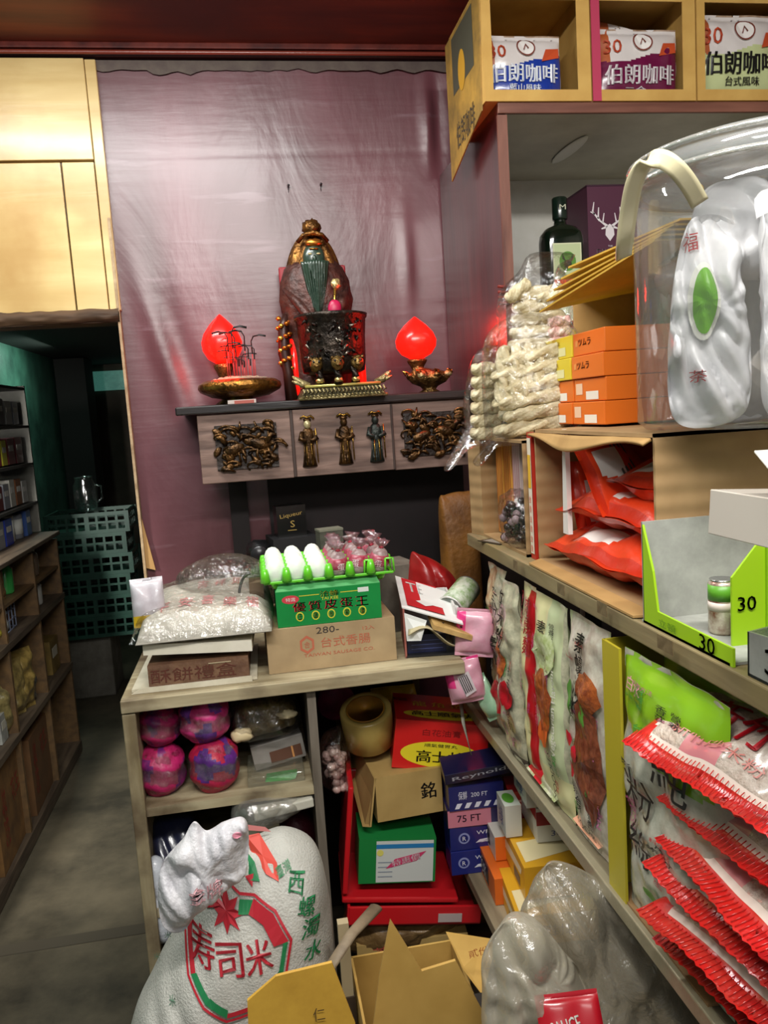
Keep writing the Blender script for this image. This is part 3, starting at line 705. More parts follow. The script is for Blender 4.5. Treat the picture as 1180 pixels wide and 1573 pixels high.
ORG = P('e2401a', .28, coat=.5, bump=.25, bscale=30); ORD = P('c22c12', .3, coat=.4, bump=.3, bscale=30); WHT = P('ece8e2', .3, coat=.3)
def orange_bag(label, loc, U, V, w=.36, h=.26, t_=.07, seed=0, stripe=True):
    t = T('orange_packet', label, 'packet', loc, frame_rot(U, V), group='orange packets in the large carton')
    def mf(u, v):
        if v < -.86: return ORD
        if stripe and -.80 < v < -.52 and -.62 < u < .12+.5*(v+.7): return WHT
        if abs(u-.45) < .10 and abs(v+.1) < .16: return P('3f6a2a', .4)
        return ORG
    mb = MB(); mp = mb.pouch(w, h, t_, mf, ORG, seal=.03, nz=.012, seed=seed, nu=34, nv=34, fr=9)
    mb.text('NOODLE' if False else '0', WHT, .08, .0, .03, .05, fn=lambda a, b: mp(a, b)) if False else None
    mb.build('bag', t)
    mb = MB()
    for k in range(4): mb.rect(-.06, -.07+.006*k, .02, -.067+.006*k, P('555555', .5), fn=lambda a, b: mp(a, b))
    mb.build('printed_lines', t)
    return t
Xb = .505
orange_bag('orange packet with white end panel, lowest of the stack in the open carton', (Xb-.012, 1.135, 1.258), (0, -1, 0), (1, 0, .02), .40, .28, .085, 1)
orange_bag('orange packet with a creased white end, second from the bottom in the open carton', (Xb+.004, 1.125, 1.322), (0, -1, .03), (1, .05, .01), .38, .27, .075, 2)
orange_bag('orange packet lying third from the bottom near the camera side of the carton', (Xb+.020, 1.045, 1.378), (0, -1, -.02), (1, 0, .02), .20, .25, .065, 3)
orange_bag('orange packet standing on end at the far side of the open carton', (Xb+.04, 1.315, 1.29), (.15, -.0, 1) if False else (0, -.25, -.95), (1, 0, 0), .21, .25, .05, 4)
orange_bag('orange packet with white stripe leaning at the middle of the open carton', (Xb+.000, 1.17, 1.375), (0, -.70, -.70), (1, .1, 0), .15, .24, .040, 5)
orange_bag('dark orange packet lying deep behind the leaning striped one in the carton', (Xb+.13, 1.10, 1.405), (0, -1, 0), (1, 0, 0), .30, .22, .05, 6, False)
mb = MB(); mb.slab([(0, 0, 0), (0, -.022, 0), (0, -.020, .155), (0, -.010, .175)], (1, 0, 0), .008, WHT); solo(mb, 'white_paper_sleeve', 'tall white pointed paper sleeve standing among the orange packets', 'paper', (Xb+.005, 1.283, 1.276))
# red/white tall slim box standing at the far end of the big carton
t = T('slim_red_box', 'slim upright red and white box squeezed between the two brown cartons', 'box', (.492, 1.372, 1.2155))
mb = MB(); mb.box((.1, .012, .115), (.2, .024, .23), P('b02a1c', .4)); mb.rect(-.022, .01, -.004, .22, P('e8dcc8', .4), O=(-.0005, 0, 0), U=(0, -1, 0)); mb.rect(-.020, .13, -.006, .19, P('e8b83a', .4), O=(-.0012, 0, 0), U=(0, -1, 0))
for k in range(6): mb.text('金'if k % 2 else '香', P('c8442a', .4), -.013, .02+.018*k, .010, .012, O=(-.0015, 0, 0), U=(0, -1, 0))
mb.build('box', t)
# smaller carton with striped sticks
t = T('cardboard_box', 'smaller brown carton on its side at the far end of the upper shelf', 'box', (.487, 1.405, 1.2155))
open_carton(t, (0, 0, 0), (.3, .285, .215), .005, CBC, 'x').build('body', t)
mb = MB(); mb.slab([(0, .28, .0), (-.012, .33, .0), (-.012, .33, .2), (0, .28, .21)], (0, 1, 0), .004, CBC); mb.build('side_flap', t)
STR = P('e2a348', .4); 
for k in range(3):
    t = T('striped_stick_pack', ['tall yellow and red striped stick pack, farthest in the small carton', 'tall yellow and red striped stick pack, middle one in the small carton', 'tall pale pink striped stick pack, nearest in the small carton'][k], 'packet', (.52, 1.655-.055*k, 1.222), group='striped stick packs in the small carton')
    mb = MB(); mb.box((.05, 0, .10), (.10, .045, .195), STR if k < 2 else P('d9c4c0', .4))
    for j in range(4): mb.rect(-.019+.011*j, .002, -.015+.011*j, .195, P('b8642a' if k < 2 else 'c08a90', .4), O=(-.0005, 0, 0), U=(0, -1, 0))
    mb.build('pack', t)
t = T('sweets_bag', 'small clear bag of dark glossy sweets on the far end of the upper shelf', 'bag', (.490, 1.50, 1.222))
mb = MB(); random.seed(5)
for j in range(60): mb.ball((random.uniform(.0, .035), random.uniform(-.055, .055), random.uniform(.008, .085)), .009, P('2c1f1c', .15, coat=1) if j % 3 else P('b49aa0', .3), 8, 6, .2, 30, j)
mb.build('sweets', t)
mb = MB(); mb.ball((.018, 0, .052), (.034, .068, .056), film(bscale=60), 20, 14, .15, 12, 1, .7); mb.build('film', t)
t = solo((lambda m: (m.box((0, 0, .0008), (.055, .075, .0015), P('24221f', .3)), m.box((0, 0, .0012), (.04, .055, .0015), P('8f8c84', .3)), m)[-1])(MB()), 'price_card', 'small black framed card lying on the far end of the upper shelf', 'card', (.494, 1.60, 1.2155), (0, 0, .35))

# ------------------------------------------------------------ orange and yellow medicine boxes
OB = P('e2701c', .4); YB_ = P('dcc22a', .4); LB = P('eee6da', .45)
def small_carton(col, kind):
    t = T('product_box', 'x', 'box')
    mb = MB(); mb.box((.09, -.064, .0195), (.18, .128, .0385), col)
    k = dict(O=(0, 0, 0), U=(0, -1, 0))
    if kind == 0:
        mb.text('ツムラ', P('8a3418', .4), .05, .022, .050, .012, **k, bold=.04); mb.rect(.012, .016, .022, .026, P('e8944a', .4), **k)
    if kind == 1:
        mb.rect(.008, .012, .036, .031, P('f0c8a8', .4), **k); mb.rect(.050, .003, .100, .017, LB, **k)
    if kind == 2:
        mb.rect(.046, .005, .100, .020, P('e0d8a0', .45), **k); mb.text('PAPER', P('9a7a1a', .5), .05, .028, .05, .008, **k)
    mb.build('carton', t, bev=.0015); return t
Bx = .572
PO, PW, PY = small_carton(OB, 0), small_carton(OB, 1), small_carton(YB_, 2)
lay = [(PW, 0, 0, 'orange box with white label, bottom of the near column'), (PW, 0, 1, 'orange box with white label, second from the bottom in the near column'), (PO, 0, 2, 'plain orange box with brown lettering, third in the near column'), (PO, 0, 3, 'orange box with brown lettering, top of the near column'),
       (PW, 1, 0, 'orange box with white label, bottom of the far column'), (PW, 1, 1, 'orange box with white label, second in the far column'), (PY, 1, 2, 'yellow box under the topmost yellow one beside the noodle bag'), (PY, 1, 3, 'yellow box on top of the far column beside the noodle bag')]
used = set()
for p_, c_, r_, lab in lay:
    loc = (Bx+(.004 if r_ % 2 else 0), 1.372+.134*c_, 1.4545+.0395*r_)
    if p_ not in used: p_.location = loc; p_['label'] = lab; p_['group'] = 'small orange and yellow boxes'; used.add(p_)
    else: dup(p_, lab, loc, group='small orange and yellow boxes')
t = T('cardboard_box', 'open tan carton lying behind the stack of orange boxes', 'box', (.60, 1.10, 1.452))
mb = MB(); mb.box((.19, .24, .13), (.004, .40, .245), CB); mb.box((.12, .44, .13), (.14, .004, .245), CB); mb.box((.13, .25, .248), (.15, .4, .004), CB); mb.build('body', t)
t = T('folded_gold_card', 'stack of folded golden cardboard sheets on top of the tan carton', 'cardboard', (.60, 1.22, 1.70))
for j in range(5):
    mb = MB(); z = .007*j; d = .01*j
    mb.slab([(-.075+d, .175-d, z-.045+.01*j), (.20, .20, z), (.20, -.10, z+.018), (.0+d, -.10, z+.018)], (0, 0, 1), .003, P('c8a03c', .5, h2='ad8628', vscale=10)); mb.build('sheet', t)

# ------------------------------------------------------------ noodle bags
NOOD = P('ddd2b0', .5, h2='bfae86', vscale=60, bump=.3, bscale=160); PINKN = P('d9a09a', .5, h2='ecd8cc', vscale=60)
def twist(mb, a, b, r, mat, tw=13, n=36, m=40, squash=.85):
    """twisted skein of noodles from a to b"""
    a = Vector(a); b = Vector(b); d = (b-a); L_ = d.length; d.normalize(); s1 = d.cross(Vector((0, 0, 1))); s1 = s1.normalized() if s1.length > .1 else Vector((1, 0, 0)); s2 = d.cross(s1)
    def fn(u, v):
        e = (max(0, 1-(2*v-1)**6))**.5
        al = 2*PI*u; rr = r*e*(1+.16*math.sin(3*al+v*tw)+.07*math.sin(11*al+v*tw*3.5)) * (1+.05*math.sin(v*40+al*3))
        return a+d*(L_*v)+s1*math.cos(al)*rr+s2*math.sin(al)*rr*squash
    mb.grid(fn, n, m, mat)
def noodle_bag(label, loc, rot, rows, w, h, dep, knot, pink=(), fil=None):
    t = T('noodle_bag', label, 'bag of noodles', loc, rot)
    for (x0, y0, z0, x1, y1, z1, r, pk) in rows:
        mb = MB(); twist(mb, (x0, y0, z0), (x1, y1, z1), r, PINKN if pk else NOOD); mb.build('noodle_skein', t)
    mb = MB(); mb.inflate(knot, dep, fil or film(bscale=45, opac=.05), n=48, rings=10, nz=.010, seed=len(label), folds=.004, ctr=(0, h*.45)); mb.build('plastic_bag', t)
    return t
rows = [(-.075+.02*(k % 2), -.025, .020+.026*k, .070, -.03, .035+.027*k, .0155, 0) for k in range(6)]
rows += [(-.07, .02, .02+.03*k, .07, .02, .03+.03*k, .017, 0) for k in range(4)]
rows += [(-.055+.022*j, -.030, .06+.01*j, -.045+.024*j, -.025, .185, .0135, 0) for j in range(4)]
noodle_bag('big clear bag of cream noodle skeins, lowest at the end of the upper shelf', (.542, 1.50, 1.425), (0, 0, R(-25)), rows, .17, .2, .052,
           [(-.095, .0), (-.12, -.035), (-.105, -.045), (-.07, -.01), (0, -.012), (.085, .005), (.09, .1), (.09, .2), (.04, .235), (-.03, .24), (-.085, .20), (-.095, .1)])
rows = [(-.035, -.012, .015+.026*k, .032, -.012, .018+.026*k, .015, 0) for k in range(6)]
noodle_bag('narrow clear bag of noodle skeins leaning at the left of the big one', (.482, 1.62, 1.425), (0, R(4), R(-10)), rows, .08, .2, .03,
           [(-.045, .0), (-.085, -.055), (-.07, -.06), (-.03, -.015), (.04, 0), (.045, .08), (.042, .17), (.01, .195), (-.03, .17), (-.048, .08)])
rows = [(-.065+.004*k, -.02, .015+.025*k, .06, -.02, .015+.026*k, .015, k in (2, 3) and 0) for k in range(6)] + [(.02, -.035, .04, .068, -.035, .042, .012, 1), (.02, -.035, .060, .068, -.035, .062, .012, 1), (.02, -.035, .080, .068, -.035, .082, .012, 1), (-.06, -.033, .13, -.01, -.033, .165, .014, 0), (0, -.034, .13, .06, -.034, .135, .013, 0)]
noodle_bag('clear bag of noodle skeins with pink bands, on top below the dark bottle', (.600, 1.62, 1.575), (0, 0, R(-15)), rows, .14, .18, .045,
           [(-.075, 0), (0, -.012), (.075, 0), (.08, .08), (.078, .16), (.05, .195), (.085, .215), (0, .225), (-.03, .19), (-.07, .15), (-.08, .08)])

# ------------------------------------------------------------ plastic jar with white bags
JX, JY, JZ = .634, .93, 1.4525
CLR = film(opac=.10, bump=.08, bscale=8, rough=.04, name='jar_plastic', milky=.05)
t = T('plastic_jar', 'big clear plastic jar with a strap handle holding white bags', 'jar', (JX, JY, JZ))
mb = MB(); r = .146
mb.lathe([(.0, .002), (r-.01, .002), (r, .012), (r, .27), (r-.004, .285), (r-.012, .295)], CLR, n=64); mb.build('body', t)
mb = MB(); mb.lathe([(r-.012, .295), (r+.002, .298), (r+.004, .305), (r, .325), (r-.02, .333), (r-.05, .337), (0, .339)], film(opac=.25, bump=.05, bscale=8, rough=.08, name='jar_lid', milky=.25, milk='cfd2d2'), n=64)
for z_ in (.298, .322): mb.tube([((r+.003)*math.cos(a*PI/24), (r+.003)*math.sin(a*PI/24), z_) for a in range(49)], .0035, film(opac=.5, name='rim', milky=.3), 6)
mb.build('lid', t)
J0 = Vector((JX, JY, JZ))
hp = [atY(px, py, yy)-J0 for px, py, yy in ((1075, 312, .785), (1058, 282, .775), (1038, 258, .77), (1015, 244, .775), (992, 250, .785), (975, 280, .80), (966, 325, .82), (960, 372, .84), (958, 395, .86))]
mb = MB()
hq_ = [hp[0].copy()]
for i in range(len(hp)-1):
    a_, b_, c_, d_ = hp[max(i-1, 0)], hp[i], hp[i+1], hp[min(i+2, len(hp)-1)]
    for k_ in range(1, 7):
        f_ = k_/6; hq_.append(.5*((2*b_)+(c_-a_)*f_+(2*a_-5*b_+4*c_-d_)*f_*f_+(3*b_-a_-3*c_+d_)*f_**3))
hp0 = hp; hp = hq_
def strap(u, v):
    f = u*(len(hp)-1); i = min(int(f), len(hp)-2); q = hp[i].lerp(hp[i+1], f-i); tg = (hp[i+1]-hp[i]).normalized()
    b_ = tg.cross(Vector((0, 1, 0))).normalized() if False else Vector((.55, -.35, .30)); b_ = (b_-tg*b_.dot(tg)).normalized()
    return q+b_*(.018*(v-.5))
mb.grid(strap, 40, 4, P('cfc6a2', .3, coat=.4, spec=.6)); mb.build('handle', t, solid=.003)
mb = MB(); mb.lathe([(.0, -.004), (.005, -.003), (.005, .003), (0, .004)], P('b89a60', .3, .7), tuple(hp[0]+Vector((-.004, -.004, .012))), 12, 'y'); mb.build('rivet', t)
WB = P('e6e5e6', .4, h2='d2d2d6', vscale=12, bump=.5, bscale=14, coat=.3)
def whitebag(lab, loc, rz, pts, th, seed, tilt=0):
    mb = MB(); mp = mb.inflate(pts, th, WB, n=96, rings=40, nz=.024, fr=17, seed=seed, folds=.024); loc = (loc[0], loc[1], loc[2]+.010); t = T('white_bag', lab, 'bag', loc, (tilt, 0, rz), group='white bags packed in the jar'); mb.build('bag', t); return t, mp
wb1, m1 = whitebag('white wrapped bag with green oval sticker, at the left in the jar', (JX-.088, JY-.038, JZ+.004), R(-18), [(-.042, 0), (.035, .002), (.045, .08), (.035, .15), (.03, .22), (-.01, .235), (-.03, .21), (-.045, .12)], .032, 3)
mb = MB(); f = lambda a, b: m1(a, b)+Vector((0, -.0035, 0)); mb.disc(-.012, .135, .016, .044, P('ecece4', .3), f); mb.disc(-.012, .135, .012, .037, P('6cae2a', .35), lambda a, b: f(a, b)+Vector((0, -.0012, 0))); mb.text('茶', P('b8202a', .4), -.020, .05, .014, .014, fn=f); mb.text('福', P('b8202a', .4), -.022, .205, .014, .02, fn=f); mb.build('sticker', wb1)
whitebag('white wrapped bag in the middle of the jar, longest of them', (JX+.0, JY-.078, JZ+.004), R(4), [(-.04, 0), (.038, 0), (.045, .1), (.07, .20), (.02, .255), (-.045, .235), (-.048, .12)], .036, 5)
whitebag('white wrapped bag lying across the top inside the jar', (JX-.015, JY-.015, JZ+.175), R(0), [(-.085, .03), (-.05, .0), (.03, -.01), (.10, .0), (.09, .08), (.02, .105), (-.06, .10)], .05, 8)
whitebag('white wrapped bag at the right in the jar, cut by the frame', (JX+.085, JY-.045, JZ+.004), R(22), [(-.045, 0), (.04, 0), (.04, .12), (.03, .22), (-.03, .19), (-.05, .09)], .035, 9)
whitebag('white wrapped bag at the back of the jar, mostly hidden', (JX+.02, JY+.075, JZ+.004), R(180), [(-.07, 0), (.06, 0), (.07, .12), (.04, .24), (-.05, .22), (-.08, .1)], .035, 12)

# ------------------------------------------------------------ things in the upper cabinet
zf = 1.54+.127
t = T('herbal_liqueur_bottle', 'dark square-shouldered bottle with cream and orange label in the cabinet', 'bottle', (.790, 1.935, zf))
BOT = P('0c1a10', .08, coat=1, spec=.8)
def rsq(r, w, d):
    return lambda a: Vector((w*math.copysign(abs(math.cos(a))**.45, math.cos(a)), d*math.copysign(abs(math.sin(a))**.45, math.sin(a)), 0))
def sqlathe(mb, prof, mat, n=40):
    vs = []; fs = []
    for w, d, z, pw in prof:
        for k in range(n):
            a = 2*PI*k/n; vs.append((w*math.copysign(abs(math.cos(a))**pw, math.cos(a)), d*math.copysign(abs(math.sin(a))**pw, math.sin(a)), z))
    for j in range(len(prof)-1):
        for k in range(n): fs.append((j*n+k, j*n+(k+1) % n, (j+1)*n+(k+1) % n, (j+1)*n+k))
    fs.append(tuple(range(n))[::-1]); fs.append(tuple((len(prof)-1)*n+k for k in range(n))); mb.add(vs, fs, mat, True)
mb = MB(); sqlathe(mb, [(.046, .034, 0, .4), (.049, .037, .006, .4), (.049, .037, .215, .4), (.047, .036, .232, .45), (.036, .030, .246, .6), (.016, .016, .254, 1), (.0145, .0145, .262, 1), (.0145, .0145, .285, 1)], BOT); mb.build('glass', t)
mb = MB(); sqlathe(mb, [(.0175, .0175, .266, 1), (.0185, .0185, .270, 1), (.0185, .0185, .316, 1), (.016, .016, .319, 1)], P('12221a', .25, coat=.6)); mb.text('M', P('c8c8b0', .4), 0, .293, .016, .012, O=(0, -.0188, 0)); mb.build('cap', t)
mb = MB(); yk = -.0378
mb.rect(-.036, .075, .036, .205, P('d8dcb8', .4), O=(0, yk, 0)); mb.rect(-.033, .110, .033, .202, P('c2cfa0', .4), O=(0, yk-.0005, 0)); mb.rect(-.036, .092, .036, .120, P('dd5a2c', .4), O=(0, yk-.001, 0)); mb.rect(-.036, .02, .036, .090, P('dfe4c6', .4), O=(0, yk, 0))
mb.oval(0, .162, .021, .023, P('5c8f3a', .4), O=(0, yk-.001, 0)); mb.oval(0, .155, .010, .010, P('2a3a22', .4), O=(0, yk-.0015, 0))
for s_ in (-1, 1): mb.flat([(s_*.004, .160), (s_*.014, .168), (s_*.013, .180), (s_*.009, .172)], P('2a3a22', .4), O=(0, yk-.002, 0))
mb.text('Jägermeister', P('7a2a14', .4), 0, .107, .060, .012, O=(0, yk-.0012, 0)); mb.text('LIQUEUR', P('4a5a3a', .4), 0, .065, .05, .010, O=(0, yk-.0008, 0)); mb.build('label', t)
t = T('whisky_gift_box', 'aubergine gift box with a white stag head beside the dark bottle', 'box', (.938, 2.03, zf))
mb = MB(); AUB = P('54283e', .45); mb.box((0, 0, .175), (.130, .14, .35), AUB); k = dict(O=(-.008, -.0705, .028)); W = P('e8e0e4', .4)
mb.box((0, 0, .352), (.132, .142, .004), P('3c1c30', .4))
mb.flat([(-.012, .205), (.0, .190), (.012, .205), (.010, .225), (0, .232), (-.010, .225)], W, **k)
for s_ in (-1, 1):
    def seg(a, b, w_):
        a = Vector((a[0]*s_, a[1])); b = Vector((b[0]*s_, b[1])); n_ = Vector((-(b-a).y, (b-a).x)).normalized()*w_; mb.flat([tuple(a-n_), tuple(b-n_*.5), tuple(b+n_*.5), tuple(a+n_)], W, **k)
    seg((.006, .226), (.026, .240), .0035); seg((.026, .240), (.044, .262), .003); seg((.044, .262), (.040, .285), .002); seg((.030, .245), (.028, .272), .0022); seg((.018, .236), (.014, .258), .002); seg((.038, .256), (.050, .262), .002); seg((.010, .224), (.022, .220), .003)
mb.text('THE', W, 0, .178, .012, .004, **k); mb.text('DALMORE', W, 0, .166, .070, .011, **k, bold=.03); mb.rect(-.036, .154, .036, .156, W, **k); mb.build('box', t, bev=.001)

# ------------------------------------------------------------ coffee cartons on the cabinet
def coffee_carton(name_lab, x, w, edge, flap, y=UY-.012, rz=0):
    t = T('display_carton', name_lab, 'box', (x, y, UZ), (0, 0, rz))
    h = .245; d = .27; GC = GOLDC; th = .003
    mb = MB(); mb.box((w/2, d, h/2), (w, th, h), GC); mb.box((th/2, d/2, h/2), (th, d-.004, h), GC); mb.box((w-th/2, d/2, h/2), (th, d-.004, h), GC); mb.box((w/2, d/2, th/2), (w-.008, d-.004, th), GC); mb.box((w/2, d/2, h), (w, d, th), GC)
    l_, r_, b_, tp = .020, .030, .024, .210
    mb.box((l_/2, 0, h/2), (l_, th, h), edge); mb.box((w-r_/2, 0, h/2), (r_, th, h), GC); mb.box(((l_+w-r_)/2, 0, b_/2), (w-l_-r_, th, b_), GC); mb.box(((l_+w-r_)/2, 0, (h+tp)/2), (w-l_-r_, th, h-tp), GC)
    mb.build('carton', t)
    return t, w, d
RD = P('c4583a', .45)
c1, w, d = coffee_carton('golden display carton of blue packets, leftmost on top of the cabinet', .568, .246, GOLDC, True)
mb = MB(); mb.slab([(0, .0, -.001), (0, .27, -.001), (0, .42, -.075), (-.001, .40, -.09), (0, .02, -.012)] if False else [(0, .30, -.085), (0, .02, -.012), (0, .0, .24), (0, .30, .24)], (-1, 0, 0), .003, P('b58c3c', .6, h2='7c6230', vscale=10)); U_ = (0, -1, 0)
q = dict(O=(-.003, 0, 0), U=U_); mb.rect(-.24, .10, -.06, .23, P('4a4a3c', .5), **q); mb.oval(-.16, .13, .03, .045, P('c8962c', .5), **{**q, 'eps': .001}); mb.text('伯朗咖啡', P('3a3428', .5), -.15, .0, .16, .06, **q); mb.build('side_flap', c1)
c2, w, d = coffee_carton('golden display carton with magenta edge and purple packets, middle one on the cabinet', .818, .248, P('b83a5a', .5), False)
c3, w, d = coffee_carton('golden display carton of pale green packets, rightmost on the cabinet', 1.070, .26, GOLDC, False)
for c, col in ((c1, '7a6a4a'), (c2, 'd8567a'), (c3, '5a86a0')):
    mb = MB(); k = dict(O=(0, -.0022, 0)); m_ = P(col, .5); mb.text('30', m_, .055, .228, .05, .026, **k); mb.oval(.130, .226, .022, .008, m_, **k); mb.text('咖啡', P('cfa65a', .5), .130, .226, .02, .010, O=(0, -.003, 0)); mb.rect(.165, .222, .215, .234, m_, **k); mb.text('3 IN 1', P('e8d8b0', .5), .19, .228, .04, .007, O=(0, -.003, 0)); mb.build('printing', c)
def coffee_pack(lab, carton, x, y, z, w, h, low, ink, sub, seed, tilt=0, grp='coffee packets in the display cartons', lowline=.18, tb=0.0):
    L_ = carton.location; t = T('coffee_packet', lab, 'packet', (L_.x+x, L_.y+y, L_.z+z), (0, tilt, 0), group=grp)
    lo = P(low, .25, coat=.6, bump=.2, bscale=20); up = P('ddd6d4', .25, coat=.6, bump=.25, bscale=20); bean = P('b8a08c', .4, h2='8a6a50', vscale=40)
    def mf(u, v):
        if v < lowline+.12*math.sin(u*3): return lo
        if u < -.72 and v > .1: return P('b05a30', .4)
        if u > .55 and v < .45: return lo
        if abs(v) > .95: return bean
        return up
    mb = MB(); mp = mb.pouch(w, h, .045, mf, up, nz=.0035, seed=seed, fr=14, nu=50, nv=50); mb.build('bag', t)
    mp0 = mp; mp = lambda a, b: mp0(a, b)+Vector((0, -.0015, 0)); mb = MB(); ik = P(ink, .35)
    mb.text('伯朗咖啡', ik, 0.0, -h*.06+tb, w*.86, h*.25, fn=mp, bold=.05); mb.text(sub, ik, 0, -h*.26+tb, w*.40, h*.10, fn=mp, bold=.03); mb.text('30', P('c04a2a', .35), -w*.33, h*.24, w*.2, h*.18, fn=mp, bold=.03)
    rg = [(w*.03+w*.12*math.cos(a*PI/10), h*.30+w*.11*math.sin(a*PI/10)) for a in range(20)]
    mb.flat(rg, P('efeae6', .3), fn=lambda a, b: mp(a, b)); 
    for a in range(20):
        p0, p1 = rg[a], rg[(a+1) % 20]; s_ = .86; c_ = (w*.03, h*.30); ff = lambda u, v: (c_[0]+(u-c_[0])*s_, c_[1]+(v-c_[1])*s_)
        mb.flat([p0, p1, ff(*p1), ff(*p0)], P('7a3a30', .4), fn=lambda a_, b_: mp(a_, b_)+Vector((0, -.001, 0)))
    mb.tube([mp(w*.0, h*.26)+Vector((0, -.002, 0)), mp(w*.03, h*.34)+Vector((0, -.002, 0)), mp(w*.06, h*.28)+Vector((0, -.002, 0))], .0015, P('7a3a30', .4), 5)
    mb.flat([(w*.22, h*.1), (w*.45, h*.16), (w*.46, h*.3), (w*.28, h*.27)], P('c8502c', .4), fn=lambda a_, b_: mp(a_, b_)+Vector((0, -.001, 0)))
    mb.build('printing', t); return t
coffee_pack('blue and white packet of coffee sachets in the leftmost carton', c1, .105, .055, .004, .185, .155, '1c3a9a', 'e8ecf4', '藍山風味', 21)
coffee_pack('second blue packet standing behind the front one in the leftmost carton', c1, .110, .14, .004, .175, .140, '1c3a9a', 'e8ecf4', '藍山風味', 22)
coffee_pack('purple packet of coffee sachets, foremost in the middle carton', c2, .125, .040, -.0+.003, .195, .165, '6a1440', 'dcd4d8', '二合一', 23, tb=-.012)
coffee_pack('crumpled white topped packet leaning up behind the purple one', c2, .115, .11, .004, .17, .20, '6a1440', 'dcd4d8', '二合一', 24, R(12))
coffee_pack('pale green packet of coffee sachets in the rightmost carton', c3, .128, .045, .004, .215, .200, 'c6cf98', '1c1a18', '台式風味', 25)
# ============================================================ DISPLAY THINGS ON THE NEAR END OF THE UPPER SHELF
LIME = P('9ac41a', .4); LIMED = P('7fae14', .4); GRYC = P('a8a9a2', .6, h2='8f908a', vscale=20)
t = T('display_tray', 'lime green display tray with grey inside and a hand written 30', 'box', (.470, .735, 1.2155))
mb = MB(); mb.box((.12, .19, .064), (.24, .003, .128), GRYC); mb.box((.12, .10, .0015), (.24, .19, .003), GRYC); mb.build('back_panel', t)
mb = MB(); mb.slab([(0, .19, 0), (0, 0, 0), (0, 0, .020), (0, .155, .022), (0, .165, .07), (0, .19, .128)], (1, 0, 0), .003, LIME)
mb.text('30', P('1c2410', .4), -.045, .012, .030, .018, O=(-.001, 0, 0), U=(0, -1, 0), bold=.03); mb.text('立頓', P('5a8a10', .4), -.13, .011, .04, .010, O=(-.001, 0, 0), U=(0, -1, 0)); mb.build('front_lip', t)
mb = MB(); mb.slab([(.0+.035, .055, .0), (.15, .055, 0), (.15, .055, .125), (.075, .055, .125), (.035, .055, .08)], (0, 1, 0), .003, LIME); mb.slab([(.075, .052, .0), (.15, .03, 0), (.15, .03, .125), (.075, .052, .125)], (0, 1, 0), .003, LIMED)
mb.text('30', P('1c2410', .4), .052, .050, .022, .016, O=(0, .0545, 0), bold=.03); mb.text('50', P('1c2410', .4), .135, .095, .02, .014, O=(0, .034, 0), bold=.03); mb.build('green_divider', t)
t = T('small_can', 'small green and red printed can standing inside the lime display tray', 'can', (.525, .84, 1.219))
mb = MB(); mb.lathe([(.014, 0), (.016, .003), (.016, .058), (.014, .062)], P('7a3a28', .3, .4, h2='d8d0c0', vscale=50), n=24); mb.lathe([(.0162, .040), (.0162, .058)], P('5c9c2c', .4), n=24); mb.lathe([(.0163, .028), (.0163, .038)], P('d8c8c0', .4), n=24); mb.build('body', t); mb = MB(); mb.lathe([(.0135, .061), (.0145, .064), (.0125, .064), (0, .063)], P('b8b8b8', .25, .9), n=24); mb.build('lid', t)
t = T('plastic_tray', 'clear grey plastic tray with black scribbled price at the near shelf end', 'tray', (.470, .52, 1.2155))
CT = film(opac=.28, bump=.2, bscale=20, rough=.2, name='tray', milky=.45, milk='9a9c98')
mb = MB(); mb.slab([(0, 0, 0), (0, .19, 0), (0, .19, .045), (0, 0, .06)], (1, 0, 0), .003, P('8f918c', .35, h2='a8aaa4', vscale=20)); mb.slab([(0, .19, 0), (.2, .19, 0), (.2, .19, .13), (.04, .19, .05), (0, .19, .045)], (0, -1, 0), .003, CT); mb.box((.1, .095, .0015), (.2, .19, .003), CT)
mb.text('35元', P('15161c', .3), -.115, .024, .09, .030, O=(-.001, 0, 0), U=(0, -1, 0), bold=.04); mb.text('特價', P('2a3058', .3), -.055, .020, .05, .024, O=(-.001, 0, 0), U=(0, -1, 0), bold=.02); mb.build('body', t)
t = T('blue_label_bottle', 'pale bottle with bright blue label standing in the clear plastic tray', 'bottle', (atZ(1192, 990, 1.219).x, .60, 1.219))
mb = MB(); mb.lathe([(.022, 0), (.026, .006), (.026, .09), (.026, .11), (.022, .12)], P('cfe0d0', .2, coat=.6), n=28); mb.build('body', t)
mb = MB(); mb.lathe([(.0264, .022), (.0264, .062)], P('2f96c8', .35), n=28); mb.lathe([(.0268, .036), (.0268, .042)], P('e0eef4', .35), n=28); mb.build('label', t); mb = MB(); mb.lathe([(.0262, .10), (.0262, .118), (.0, .123)], P('2f96c8', .35), n=20); mb.build('cap', t)
p = atY(1150, 835, .60)
t = T('pastry_pack', 'white and pink wrapped packet on the blue labelled bottle at the right edge', 'packet', (p.x, .60, p.z), (0, R(4), 0))
mb = MB(); mb.box((.08, 0, .02), (.16, .12, .040), P('c8bfb4', .3, coat=.5)); mb.slab([(-.012, -.065, .045), (.16, -.065, .045), (.16, 0, .085), (.0, 0, .075)], (0, 0, 1), .002, film(opac=.3, name='wrap', milky=.5, bscale=50)); mb.oval(.02, .020, .013, .015, P('d07a84', .4), O=(0, -.0605, 0)); mb.build('wrapper', t, bev=.003)

